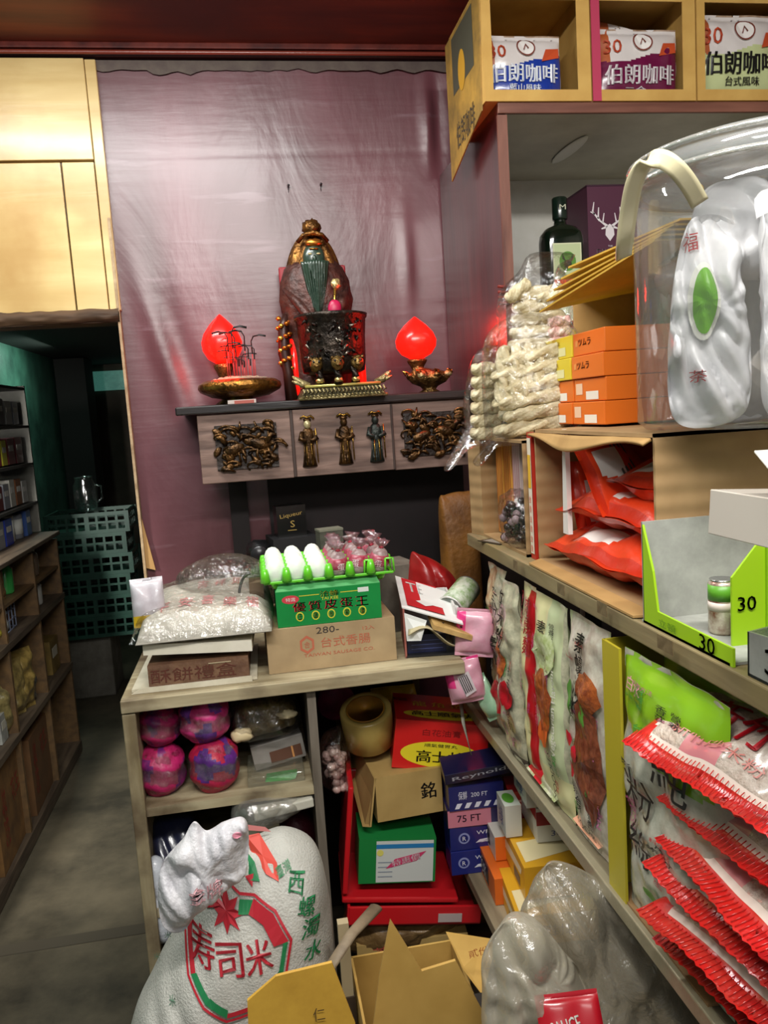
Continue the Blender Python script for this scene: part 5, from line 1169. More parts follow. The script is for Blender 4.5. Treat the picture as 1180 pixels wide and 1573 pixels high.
mb = MB(); mb.lathe([(.0205, -.010), (.0222, -.004), (.0218, .006), (.018, .016)], P('8c1630', .35, h2='b86a78', vscale=60), n=26); f = lambda a, b: Vector((.0228*math.sin(a), -.0228*math.cos(a), b)); mb.text('蛋', P('e0c8cc', .4), 0, -.001, .7, .016, fn=f, bold=.03); mb.build('label', wr)
mb = MB(); mb.lathe([(.006, .026), (.004, .031), (.010, .038), (.014, .046), (.009, .043), (.003, .033)], film(bscale=160, opac=.25, milky=.25, milk='8a5060'), n=18, rip=lambda a, z: .35*math.sin(a*6)); mb.ball((0, 0, .030), (.006, .006, .004), P('b0283c', .4), 8, 6, .3); mb.build('twisted_top', wr)
k = 0
for j in range(ny):
    for i in range(3):
        loc = (t.location.x+pit*(i+3.5), t.location.y+pit*(j+.5), TZ+.024); lab = 'egg wrapped in film with red label, %s column of the wrapped ones, %s row' % (('left', 'middle', 'right')[i], rws[j])
        if k == 0: wr.location = loc; wr['label'] = lab; wr.rotation_euler = (R(10), 0, .2)
        else: dup(wr, lab, loc, (R(random.uniform(-12, 16)), R(random.uniform(-14, 14)), random.uniform(-.5, .5)))
        k += 1
# dark coil and scale at the left of the eggs
mb = MB(); mb.tube([(0, 0, .0)]+[(-.01-.028*math.sin(a*PI/10), 0, .055-.055*math.cos(a*PI/10)) for a in range(11)], .003, P('6a6a6a', .3, .7), 8); mb.box((.0, .02, .045), (.03, .06, .09), P('5c4a36', .6)); solo(mb, 'wire_handle_box', 'small brown box with a curved wire left of the egg tray', 'box', (-.012, 1.72, GZ))

# white and red box, blue box, scraps, can, red bucket
t = T('opened_white_box', 'opened white box with a red printed lid at the right end of the cabinet top', 'box', (.290, 1.655, CZ+.0005), (0, 0, R(-8)))
mb = MB(); WW = P('dcdcd8', .4); RDB = P('b8242a', .4)
mb.box((.003, .09, .055), (.004, .18, .108), P('9a5a50', .5)); mb.box((.058, .178, .055), (.11, .004, .108), WW); mb.box((.112, .09, .055), (.004, .18, .108), WW); mb.box((.058, .09, .003), (.11, .18, .004), P('15151a', .5))
mb.slab([(.0, .002, .110), (.125, -.035, .074), (.125, .10, .106), (-.005, .19, .140)], (0, 0, 1), .003, WW)
O_ = Vector((.0, .002, .113)); U2 = (Vector((.125, -.035, .074))-Vector((0, .002, .110))); V2 = (Vector((-.005, .19, .140))-Vector((0, .002, .110)))
fl = lambda a, b: O_+U2*a+V2*b+Vector((0, 0, .004))
mb.flat([(.10, .06), (.72, .06), (.72, .92), (.10, .92)], RDB, fn=fl); mb.text('TEA', WW, .42, .66, .5, .30, fn=lambda a, b: fl(a, b)+Vector((0, 0, .0008)), bold=.04); mb.text('◆', WW, .42, .25, .3, .18, fn=lambda a, b: fl(a, b)+Vector((0, 0, .0008)))
mb.build('box', t)
mb = MB(); mb.slab([(.004, -.002, .10), (.050, -.02, .085), (.035, -.03, .045), (.006, -.008, .040)], (0, 1, 0), .002, WW); mb.build('torn_flap', t)
t = T('dark_blue_box', 'dark navy small box standing inside the opened white one', 'box', (.306, 1.668, CZ+.006), (0, 0, R(-8)))
mb = MB(); NV = P('14193c', .4); mb.box((.035, .04, .020), (.085, .08, .040), NV); 
for j in range(3): mb.rect(.002, .008+.009*j, .070, .0095+.009*j, P('4a5488', .4), O=(0, 0, 0))
mb.build('box', t); 
mb = MB(); mb.grid(lambda u, v: Vector((.10*u, -.03+.10*v, .012*math.sin(u*5)+.010*math.sin(v*4+u*3))), 14, 12, P('b8ab86', .6, h2='8c8062', vscale=14)); solo(mb, 'crumpled_paper', 'crumpled tan paper over the navy box', 'paper', (.300, 1.655, CZ+.058), (0, R(10), R(-10)), solid=.002)
mb = MB(); mb.slab([(0, 0, 0), (.085, -.01, -.01), (.08, .07, .01), (.0, .06, .012)], (0, 0, 1), .010, P('c8a468', .6, h2='a8844c', vscale=30))
for x, y in ((.025, .02), (.05, .035), (.062, .008)): mb.ball((x, y, .012), (.003, .003, .002), P('2a2018', .5), 8, 6)
solo(mb, 'cracker_block', 'tan block with dark dots lying between the white box and the pink packet', 'block', (.345, 1.61, 1.040), (0, R(14), 0))
t = T('tin_can', 'open tin can with white and green label lying tipped on its side', 'can', at_(692, 935, 1.70), (R(-10), R(70), R(35)))
mb = MB(); mb.lathe([(.030, 0), (.030, .09), (.028, .09), (.028, .004), (.0, .004)], P('8e928c', .3, .6), n=32); mb.lathe([(.0304, .004), (.0304, .086)], P('cfd2c4', .4, h2='7c9a5c', vscale=60), n=32); mb.build('can', t)
mb = MB(); mb.tube([(.031*math.cos(a*PI/14), .031*math.sin(a*PI/14), 0) for a in range(29)], .0022, P('dcdcd6', .3, .4), 6); mb.lathe([(0, .006), (.028, .006)], P('4c4f48', .4), n=24); mb.build('rim', t)
mb = MB(); mb.inflate([(-.055, -.06), (.06, -.06), (.055, -.01), (.02, .03), (-.025, .055), (-.05, .055)], .05, P('8c1414', .4, coat=.3, bump=.3, bscale=14), nz=.012, seed=9, folds=.008); solo(mb, 'red_plastic_bag', 'dark red plastic bag behind the opened white box', 'bag', at_(664, 885, 1.88))
mb = MB(); mb.box((0, 0, 0), (.10, .12, .16), P('7a7468', .6, h2='5c564c', vscale=14)); solo(mb, 'grey_carton', 'grey carton behind the egg tray at its right', 'box', (.315, 1.93, CZ+.081), (0, 0, .2))
mb = MB(); mb.inflate([(-.05, -1.12), (.055, -1.12), (.058, -.9), (.06, -.6), (.06, -.3), (.058, -.05), (.05, .125), (.02, .145), (-.03, .14), (-.048, .12), (-.05, -.05), (-.05, -.3), (-.05, -.6), (-.052, -.9)], .05, P('8a5a20', .55, h2='5c3814', vscale=7, bump=.3), nz=.012, seed=3, folds=.004, p=6); solo(mb, 'brown_paper_roll', 'tall brown wrapped bundle standing in the corner right of the red bag', 'bundle', (.545, 2.14, 1.122))
# pink packet pair hanging from the shelf edge
PKM = lambda u, v: P('e23a82', .3, coat=.5) if (u < -.55 and v > -.2) or v > .88 else P('d88aa4', .3, coat=.6, h2='e4b4c2', vscale=14, bump=.3, bscale=20)
for lab, (a, b), (w, h), tilt in (('pink packet of sponges hanging at the shelf corner, upper one', (728, 1008), (.082, .105), R(6)), ('pink packet with barcode label, lower one at the shelf corner', (722, 1078), (.078, .10), R(-10))):
    p = atY(a, b, 1.62); t = T('pink_packet', lab, 'packet', tuple(p), (0, tilt, R(-12)), group='pink packets at the shelf corner')
    mb = MB(); mp = mb.pouch(w, h, .035, PKM, nz=.006, seed=int(a)); mb.build('bag', t)
    if 'barcode' in lab:
        mb = MB(); F = lambda x, z: mp(x, z)+Vector((0, -.002, 0)); mb.flat([(-.004, -.03), (.020, -.02), (.012, .026), (-.014, .016)], P('d8ccd0', .4), fn=F)
        for j in range(5): mb.flat([(-.004+.004*j, -.022+.0016*j), (-.002+.004*j, -.021+.0016*j), (-.009+.004*j, .014+.0014*j), (-.011+.004*j, .013+.0014*j)], P('3c3438', .4), fn=lambda x, z: mp(x, z)+Vector((0, -.003, 0)))
        mb.build('barcode_label', t)
mb = MB(); mb.pouch(.05, .10, .03, P('8cc49a', .35, coat=.5, h2='b8d8b8', vscale=20), seed=3, nz=.005); solo(mb, 'mint_packet', 'small mint green packet standing beside the pink packets', 'packet', at_(762, 1105, 1.60), (0, R(-30), R(-60)))
# ============================================================ RICE SACK
SY = 1.36
SX = -.10
def Ls(px, py, y=SY-.13): p = atY(px, py, y); return (p.x-SX, p.z)
out = [Ls(516, 1573, SY), Ls(512, 1450, SY), Ls(505, 1370, SY), Ls(485, 1300, SY), Ls(440, 1278, SY), Ls(395, 1292, SY), Ls(350, 1318, SY), Ls(300, 1385, SY), Ls(255, 1455, SY), Ls(228, 1510, SY), Ls(205, 1560, SY)]
out += [(-.215, .36), (-.22, .15), (-.18, .01), (0, .0), (.17, .01), (.20, .15), (.185, .34)]
SACK = P('c4c2ba', .55, bump=.35, bscale=260, h2='aeaca4', vscale=6)
def sack_mat():
    m = SACK; return m
t = T('rice_sack', 'big white woven rice sack with red and green emblem leaning on the cabinet', 'sack', (SX, SY, 0))
mb = MB(); mp = mb.inflate(out, .150, SACK, n=110, rings=26, nz=.022, fr=9, seed=5, folds=.010, ctr=(-.01, .40), p=3, q=.5); mb.build('sack', t)
g = P('1f7a48', .5); r_ = P('b42230', .5); 
def Q(px, py): return Ls(px, py)
def sub(poly, n):
    """split long outline edges so that the print follows the cloth"""
    o = []
    for i in range(len(poly)):
        a = Vector(poly[i]); b = Vector(poly[(i+1) % len(poly)])
        for k in range(n): o.append(tuple(a.lerp(b, k/n)))
    return o
F1 = lambda a, b: mp(a, b)+Vector((0, -.002, 0))
mb = MB()
em = [(290, 1420), (322, 1402), (345, 1395), (368, 1402), (392, 1398), (425, 1412), (450, 1448), (442, 1495), (418, 1528), (390, 1552), (348, 1566), (312, 1548), (285, 1520), (274, 1480), (272, 1448)]
em2 = [(360+(x-360)*.955, 1482+(y-1482)*.955) for x, y in em]
n = len(em)
for i in range(n):
    for k in range(4):
        a = [Vector(em[i]).lerp(Vector(em[(i+1) % n]), (k+j)/4) for j in (0, 1)]; b = [Vector(em2[i]).lerp(Vector(em2[(i+1) % n]), (k+j)/4) for j in (0, 1)]
        mb.flat([Q(*a[0]), Q(*a[1]), Q(*b[1]), Q(*b[0])], r_, fn=F1)
def band(i0, i1, s0, s1, m):
    """filled wedge between the ring and the middle"""
    pts = [em[(i0+k) % n] for k in range((i1-i0) % n+1)]
    o = [(360+(x-360)*s0, 1482+(y-1482)*s0) for x, y in pts]; q = [(360+(x-360)*s1, 1482+(y-1482)*s1) for x, y in pts]
    for k in range(len(pts)-1):
        for j in range(3):
            L = lambda A, B, f: tuple(Vector(A).lerp(Vector(B), f))
            mb.flat([Q(*L(o[k], o[k+1], j/3)), Q(*L(o[k], o[k+1], (j+1)/3)), Q(*L(q[k], q[k+1], (j+1)/3)), Q(*L(q[k], q[k+1], j/3))], m, fn=F1)
band(0, 1, .92, .66, r_); band(14, 15, .92, .76, g); band(3, 4, .90, .68, g); band(4, 6, .93, .68, r_); band(6, 8, .92, .84, g); band(8, 10, .92, .84, r_); band(10, 11, .92, .78, g); band(11, 12, .92, .80, g); band(12, 14, .92, .82, r_)
s_ = Ls(346, 1430); mb.star(s_[0], s_[1], .030, r_, 8, .5, fn=F1)
mb.build('emblem_print', t)
mb = MB()
for ch, (a, b), ang in (('寿', (308, 1482), .05), ('司', (353, 1484), .05), ('米', (398, 1474), .08)):
    c = Q(a, b); mb.text(ch, r_, c[0], c[1], .042, .048, ang=ang, fn=F1, bold=.03)
for ch, (a, b), s in (('西', (458, 1380), .026), ('螺', (474, 1408), .028), ('濁', (480, 1440), .030), ('水', (484, 1475), .030)):
    c = Q(a, b); mb.text(ch, g, c[0], c[1], s, s*1.05, ang=-.25, fn=F1, bold=.03)
c = Q(438, 1366); mb.text('臺灣', g, c[0], c[1], .026, .014, ang=.4, fn=F1, bold=.02)
for a, b in ((246, 1480), (246, 1512), (228, 1548), (262, 1560)): c = Q(a, b); mb.text('米', P('5a7a64', .5), c[0], c[1], .012, .012, fn=F1)
mb.build('writing', t)
mb = MB()
for poly, m in (([(378, 1345), (400, 1340), (428, 1362), (430, 1380), (410, 1376), (385, 1362)], P('d0483a', .5)), ([(372, 1362), (392, 1368), (400, 1384), (384, 1386)], g), ([(376, 1326), (410, 1330), (420, 1338), (380, 1336)], P('d88a88', .5)), ([(376, 1384), (390, 1378), (388, 1392)], r_)):
    cc = Vector((sum(p[0] for p in poly)/len(poly), sum(p[1] for p in poly)/len(poly)))
    for i in range(len(poly)): mb.flat([Q(*cc), Q(*poly[i]), Q(*poly[(i+1) % len(poly)])], m, fn=F1)
mb.build('top_print', t)
# second white bag flopped over the sack's shoulder
BX, BY = -.15, 1.235
def Lb(px, py): p = atY(px, py, BY); return (p.x-BX, p.z-.60)
o2 = [Lb(*p) for p in ((258, 1430), (246, 1410), (243, 1370), (250, 1325), (280, 1290), (298, 1262), (318, 1276), (345, 1262), (372, 1256), (382, 1275), (380, 1330), (372, 1350), (340, 1372), (305, 1400), (282, 1430))]
t = T('white_plastic_bag', 'crumpled white plastic bag with faint pink print lying over the rice sack', 'bag', (BX, BY, .60))
mb = MB(); mp2 = mb.inflate(o2, .035, P('d6d4d6', .45, bump=.3, bscale=120, h2='c2c0c6', vscale=14, coat=.2), n=90, rings=18, nz=.022, fr=20, seed=12, folds=.012, p=2.2, t2=.02); mb.build('bag', t)
mb = MB(); c = Lb(318, 1352); F2 = lambda a, b: mp2(a, b)+Vector((0, -.003, 0)); mb.text('金牌', P('d8aab0', .5), c[0], c[1], .05, .026, fn=F2, bold=.03); c = Lb(370, 1262); mb.oval(c[0]-.006, c[1]-.008, .008, .005, P('dc8ca0', .5), n=8, fn=F2); mb.build('pink_print', t)

# ============================================================ HEAP IN THE MIDDLE, LEFT OF THE RACK
CBG = board('cardboard_tan', 'b89a5e', 'a3854c')
# base carton
t = T('cardboard_box', 'tall brown carton under the red trays with a crumpled paper bag on top', 'box', (.146, 1.72, 0), (0, 0, R(-4)))
mb = MB(); mb.box((.13, .18, .14), (.26, .36, .28), CBG); mb.text('易碎', P('a84a3a', .6), .18, .23, .06, .03, O=(0, 0, 0)); mb.build('carton', t, bev=.003)
t = T('crumpled_paper_bag', 'crumpled brown paper bag squeezed under the red trays', 'bag', (.286, 1.80, .29)); t.scale = (1.25, 1, .9)
mb = MB(); mb.inflate([(-.115, -.075), (.09, -.045), (.125, .02), (.09, .045), (.02, .03), (-.06, .045), (-.12, .04)], .10, P('8a6c40', .55, h2='5c4426', vscale=12, bump=.4, coat=.2), nz=.02, seed=8, folds=.012); mb.build('bag', t)
mb = MB(); mb.text('茶', P('a84438', .6), -.07, -.02, .03, .03, O=(0, -.103, 0)); mb.build('print', t)
# two red trays standing tilted, green box inside
RED = P('c41a22', .28, coat=.5); RED2 = P('a0141c', .3, coat=.4)
t = T('red_gift_tray', 'glossy red gift tray standing open, holding the green box', 'tray', (.124, 1.695, .408), (R(0), R(7), R(-4))); t.scale = (1.27, 1.27, 1.27)
mb = MB(); mb.box((.0, .08, .115), (.010, .16, .20), RED); mb.box((.10, .08, .004), (.21, .16, .010), RED); mb.box((.07, .155, .09), (.14, .008, .18), RED2); mb.build('tray', t, bev=.003)
t = T('red_gift_tray', 'second glossy red gift tray lying flat under the open one', 'tray', (.127, 1.683, .354), (0, R(7), R(-3))); t.scale = (1.22, 1.27, 1.27)
mb = MB(); mb.box((.125, .09, .004), (.25, .17, .008), RED2); mb.box((.125, .006, .020), (.25, .006, .034), RED); mb.box((.0, .09, .02), (.006, .17, .034), RED); mb.build('tray', t, bev=.002)
mb = MB(); mb.box((.03, .001, .012), (.045, .001, .016), P('b8a8a4', .5)); mb.build('white_sticker', t).location = (.16, .0, .004)
t = T('green_box', 'green box with a pale printed paper inside the red tray', 'box', (.159, 1.708, .440), (0, R(5), R(-4))); t.scale = (1.10, 1.27, 1.27)
mb = MB(); mb.box((.08, .05, .042), (.16, .10, .084), P('1c7a3a', .4)); PP = P('c8ccc8', .45)
mb.rect(.036, .002, .155, .080, PP, O=(0, 0, 0)); mb.rect(.036, .066, .155, .074, P('2a78b0', .4), O=(0, -.0006, 0)); mb.oval(.044, .058, .007, .006, P('d8d06a', .4), O=(0, -.0006, 0))
for j in range(4): mb.rect(.040, .012+.009*j, .070, .014+.009*j, P('8a94a0', .5), O=(0, -.0006, 0))
mb.flat([(.056, .028), (.120, .042), (.140, .060), (.075, .046)], P('c83a68', .4), O=(0, -.0008, 0)); mb.text('特惠價', P('e8d0d8', .4), .098, .044, .06, .012, ang=.25, O=(0, -.0012, 0), bold=.03); mb.build('box', t)
# long tan carton on top
t = T('cardboard_box', 'long tan carton on the red trays, carrying the tape roll and the red box', 'box', (.216, 1.708, .579), (0, 0, R(4))); t.scale = (1.0, 1.2, 1.27)
mb = MB(); mb.box((.075, .20, .042), (.155, .40, .083), CBG); mb.text('銘', P('1c1a18', .5), .12, .045, .035, .030, O=(0, 0, 0), bold=.04); mb.rect(-.0, .082, .001, .083, CBD); mb.build('carton', t, bev=.002)
mb = MB(); mb.slab([(0, .0, .083), (0, .38, .083), (-.012, .40, .075), (-.030, .02, -.012), (-.018, .0, -.005)], (-1, 0, 0), .004, CBG); mb.build('side_flap', t)
# tape roll
t = T('tape_roll', 'wide roll of brown packing tape standing on the tan carton', 'tape', tuple(atY(568, 1135, 1.83)), (R(20), R(-6), 0)); t.scale = (1.22, 1.22, 1.22)
mb = MB(); mb.lathe([(.047, 0), (.050, .002), (.050, .075), (.047, .078), (.038, .078), (.038, 0), (.047, 0)], P('b39a52', .25, coat=.8, h2='c2aa62', vscale=6), n=48); mb.build('tape', t); mb = MB(); mb.lathe([(.0378, .077), (.0350, .078), (.0350, 0), (.0378, 0)], P('b07c28', .5), n=48); mb.build('core', t)
mb = MB(); mb.pouch(.12, .07, .03, P('c8b018', .4, coat=.5, bump=.3), seed=2); solo(mb, 'yellow_packet', 'yellow packet behind the tape roll and red box', 'packet', tuple(atY(610, 1085, 2.02)), (R(-60), 0, 0))
# red box with yellow ovals
t = T('red_medicine_box', 'red box with yellow ovals and black characters, tilted on the tan carton', 'box', (.258, 1.742, .690), (R(-2), R(9), R(-8))); t.scale = (1.27, 1.2, 1.27)
RB = P('cc1c1c', .35, coat=.4); YO = P('e2cf2a', .4); BK = P('1a1614', .4)
mb = MB(); mb.box((.085, .08, .045), (.17, .16, .09), RB)
k = dict(O=(0, 0, 0)); mb.oval(.085, .030, .072, .024, YO, n=30, **k); mb.text('高士林', P('2a2414', .4), .085, .026, .085, .022, O=(0, -.0008, 0), bold=.04); mb.text('順氣健胃丸', BK, .085, .047, .06, .006, O=(0, -.0009, 0)); mb.text('白花油膏', P('7a1414', .4), .085, .070, .07, .012, **k)
k = dict(O=(0, 0, .09), V=(0, 1, 0)); mb.oval(.09, .040, .075, .026, YO, n=30, **k); mb.text('高士順氣丸', P('2a2414', .4), .09, .040, .12, .026, O=(0, 0, .0912), V=(0, 1, 0), bold=.04); mb.text('龍 角 散', P('e8c83a', .4), .085, .10, .10, .03, **k, bold=.05); mb.text('60', BK, .012, .12, .016, .03, ang=PI/2, **k)
mb.build('box', t, bev=.002)
# loose grey strap across
mb = MB(); mb.tube([atY(706, 1062, 1.72), atY(712, 1110, 1.66), atY(724, 1160, 1.64)], .004, P('8c8a7c', .5), 6, flat=.3); mb.ball(tuple(atY(704, 1062, 1.72)), (.008, .004, .007), P('dcdcd4', .3), 8, 6, .4); solo(mb, 'plastic_strap', 'thin grey plastic strap hanging in front of the red box', 'strap')

# boxes of foil and wrap on the bottom shelf
def foil(name_lab, loc, rot, s, col, kind, group=None):
    t = T('foil_wrap_box', name_lab, 'box', loc, rot, group=group)
    mb = MB(); w, d, h = s; mb.box((w/2, d/2, h/2), s, P(col, .35, coat=.4)); k = dict(O=(0, 0, 0)); Wt = P('dcdce8', .4)
    if kind == 0:
        mb.oval(w*.2, h*.5, .013, .013, P('8a90c0', .4), **k); mb.oval(w*.2, h*.5, .009, .009, P(col, .4), O=(0, -.0005, 0)); mb.text('R', Wt, w*.2, h*.5, .008, .010, O=(0, -.001, 0))
        for j in range(3): mb.flat([(w*.36+.012*j, h*.25), (w*.42+.02*j, h*.38), (w*.62+.010*j, h*.42), (w*.55+.014*j, h*.30)], Wt, **k)
        mb.text('WRAP', Wt, w*.55, h*.68, w*.34, h*.16, **k); mb.oval(w*.88, h*.5, .010, .014, P('9a4a6a', .4), **k)
    if kind == 1: mb.rect(0, 0, w*.82, h, P('c87a8c', .4), **k); mb.text('75 FT', P('3a2440', .4), w*.4, h*.5, w*.45, h*.4, O=(0, -.0008, 0), bold=.03)
    if kind == 2:
        for j in range(5): mb.flat([(.012+.022*j, h*.08), (.022+.022*j, h*.08), (.030+.022*j, h*.30), (.018+.022*j, h*.30)], Wt, **k)
        mb.text('保鮮', Wt, w*.25, h*.62, w*.16, h*.34, **k); mb.text('200 FT', Wt, w*.55, h*.62, w*.3, h*.18, **k)
    if kind == 3: mb.text('Reynolds', Wt, w*.5, h*.55, w*.8, h*.5, **k, bold=.04, ang=.05)
    mb.build('box', t, bev=.001)
    return t
fx, fy, fz = .368, 1.665, .4505
foil('navy wrap box with round emblem, bottom of the stack on the low plank', (fx, fy, fz), (0, 0, R(-3)), (.145, .07, .056), '1c2470', 0)
foil('navy wrap box with round emblem, second in the stack on the low plank', (fx+.001, fy+.002, fz+.057), (0, 0, R(-2)), (.16, .07, .056), '1a2268', 0)
foil('pink fronted wrap box in the middle of the navy stack', (fx-.002, fy+.001, fz+.114), (0, 0, R(-4)), (.12, .07, .040), '2a2450', 1)
foil('navy wrap box with white slanting stripes, under the tilted one', (fx+.002, fy-.004, fz+.155), (0, 0, R(-3)), (.125, .07, .056), '1a2060', 2)
foil('navy box with white slanted lettering tilted on top of the stack', (fx-.006, fy-.012, fz+.222), (R(18), R(-5), R(-4)), (.17, .06, .028), '14163a', 3)
t = foil('red box beside the navy wrap boxes on the low plank', (fx+.135, fy-.02, fz+.115), (0, 0, R(-8)), (.09, .08, .075), 'a81e20', 9)
mb = MB(); mb.rect(.02, .05, .06, .055, P('d8a090', .4), O=(0, 0, 0)); mb.text('福', P('d89088', .4), .04, .038, .03, .018, O=(0, 0, 0)); mb.build('print', t)
t = foil('dark red box under the bright red one beside the navy stack', (fx+.148, fy-.02, fz+.0), (0, 0, R(-8)), (.09, .08, .113), '6a1820', 9)

# zip bag boxes facing the aisle, stacked on the bottom shelf
def zipbox(lab, px, py, z, w, d, h, side, front, kind, rz=0, y=None):
    p = atZ(px, py, z); t = T('product_box', lab, 'box', (p.x, p.y, z), (0, 0, rz), group='small household boxes stacked on the low plank')
    mb = MB(); mb.box((w/2, -d/2, h/2), (w, d, h), [side, side, front, front, side, side]); k = dict(O=(0, 0, 0), U=(0, -1, 0)); kf = dict(O=(0, -d, 0))
    if kind == 'y':
        mb.flat([(d*.1, h*.35), (d*.85, h*.55), (d*.9, h*.8), (d*.2, h*.7)], P('e8dcb8', .4), **k); mb.rect(d*.55, h*.08, d*.8, h*.4, P('4a4a54', .4), **k); mb.text('密封袋', P('8a3c18', .4), w*.5, h*.45, w*.5, h*.4, **kf, bold=.03)
        mb.flat([(w*.05, d*.1), (w*.9, d*.3), (w*.9, d*.6), (w*.05, d*.5)], P('e8d8a8', .4), O=(0, -d, h), V=(0, 1, 0))
    if kind == 'w':
        mb.rect(0, h*.66, d, h, P('b82c34', .4), **k); mb.rect(0, h*.5, w, h*.9, P('8c2830', .4), **kf); mb.text('Ziploc', P('e4dcd8', .4), w*.5, h*.7, w*.7, h*.24, O=(0, -d-.0008, 0), bold=.03); mb.text('30 BAGS', P('4a5a8a', .4), w*.5, h*.25, w*.6, h*.16, **kf)
        mb.oval(w*.5, d*.5, w*.3, d*.3, P('b8c4d4', .4), O=(0, -d, h), V=(0, 1, 0)); mb.rect(.0, d*.05, w, d*.25, P('b83840', .4), O=(0, -d, h+.0005), V=(0, 1, 0))
    if kind == 'g': mb.oval(w*.45, d*.5, w*.35, d*.32, P('5a9a34', .4), O=(0, -d, h), V=(0, 1, 0)); mb.text('綠', P('4a6a9a', .4), d*.5, h*.5, d*.5, h*.6, **k)
    if kind == 'o': mb.rect(d*.05, h*.15, d*.6, h*.85, P('2a2624', .4), **k); mb.text('OK', P('e4dcd4', .4), d*.33, h*.5, d*.35, h*.5, O=(-.0008, 0, 0), U=(0, -1, 0))
    mb.build('box', t, bev=.001); return t
OY = P('d8a024', .4); OO = P('dc6a20', .4); WX = P('d4d2c8', .4); WG = P('c8ccbe', .4)
zy = fz
zipbox('yellow box with pale swirl, lowest of the yellow ones on the plank', 769, 1375, zy, .16, .17, .062, OY, OY, 'y', R(-6))
zipbox('yellow box with pale swirl, second one up on the plank', 772, 1305, zy+.068, .17, .19, .068, OY, OY, 'y', R(-4))
zipbox('white box with red band, on the upper yellow box', 800, 1245, zy+.139, .15, .14, .075, WX, WX, 'w', R(-5))
zipbox('white and green box on the red banded one, under the shelf', 790, 1205, zy+.216, .14, .11, .050, WG, WX, 'g', R(-5))
zipbox('orange box with black panel, lower one left of the yellow boxes', 738, 1335, zy, .06, .14, .060, OO, OO, 'o', R(-3))
zipbox('orange and white box, upper one left of the yellow boxes', 742, 1280, zy+.0625, .06, .12, .055, WX, OO, 'o', R(-3))
zipbox('small white and green box behind the orange and yellow boxes', 765, 1262, zy+.139, .035, .07, .07, WG, WX, 'g', R(-3))

# ============================================================ FOREGROUND CARTONS, STICK, PLASTIC BAGS
def quadflap(pts, y, mat, name, parent=None, base=Vector((0, 0, 0)), th=.004, dy=None):
    mb = MB(); q = [atY(a, b, y+(dy[i] if dy else 0))-base for i, (a, b) in enumerate(pts)]; mb.slab(q, (0, 1, .2), th, mat); return mb.build(name, parent)
YC = board('cardboard_yellowish', 'c09a50', 'ab863f')
base = Vector((.10, 1.10, 0)); t = T('cardboard_box', 'open yellowish carton with spread flaps at the bottom of the picture', 'box', tuple(base))
mb = MB(); 
for (c, s_) in (((.09, .0, .28), (.18, .004, .56)), ((.0, .10, .28), (.004, .2, .56)), ((.18, .10, .28), (.004, .2, .56)), ((.09, .2, .28), (.18, .004, .56))): mb.box(c, s_, YC)
mb.build('walls', t)
quadflap([(566, 1640), (583, 1500), (600, 1414), (648, 1492), (700, 1476), (745, 1560), (748, 1640)], 1.06, YC, 'front_flap', t, base)
quadflap([(686, 1434), (757, 1445), (757, 1470), (742, 1530), (712, 1490)], 1.16, YC, 'side_flap', t, base, dy=[.04, .04, .0, -.02, 0])
mb = MB(); p = atY(735, 1462, 1.135)-base; mb.text('貳份', P('a8542c', .6), p.x, p.z, .032, .014, O=(0, p.y, 0), ang=.1); mb.build('print', t)
mb = MB(); mb.box((0, 0, 0), (.09, .05, .03), P('1c1a18', .6)); o = mb.build('black_inner_tray', t); o.location = atY(716, 1562, 1.09)-base
base = Vector((-.02, 1.0, 0)); t = T('cardboard_box', 'yellow carton with raised flap at the bottom left, before the rice sack', 'box', tuple(base), (0, 0, 0))
mb = MB(); mb.box((.01, .04, .27), (.13, .10, .54), YC); mb.build('body', t, bev=.003)
quadflap([(384, 1640), (380, 1538), (424, 1500), (510, 1479), (546, 1573), (560, 1640)], 1.02, P('cfa23c', .6, h2='b88c30', vscale=10), 'raised_flap', t, base)
mb = MB(); p = atY(490, 1556, 1.02)-base; mb.text('仁', P('5a4420', .6), p.x, p.z, .016, .02, O=(0, p.y-.002, 0)); mb.build('print', t)
mb = MB(); a = atY(503, 1492, 1.10); b = atY(540, 1435, 1.16); c = atY(578, 1394, 1.22); mb.tube([a, b, c], [.009, .010, .012], P('8a7a62', .6, h2='6c5c48', vscale=20), 10, flat=.5); solo(mb, 'wooden_stick', 'flat weathered wooden stick leaning between the two open cartons', 'stick')
t = T('wooden_stool', 'dark wooden stool leg and rail hidden behind the open cartons', 'stool', (.085, 1.24, 0))
mb = MB(); mb.box((0, 0, .27), (.022, .022, .54), P('4a3a2c', .6, h2='2e241c', vscale=8)); mb.build('leg', t); mb = MB(); mb.box((.0, .0, .60), (.018, .016, .14), P('a89878', .6)); mb.build('pale_post', t)
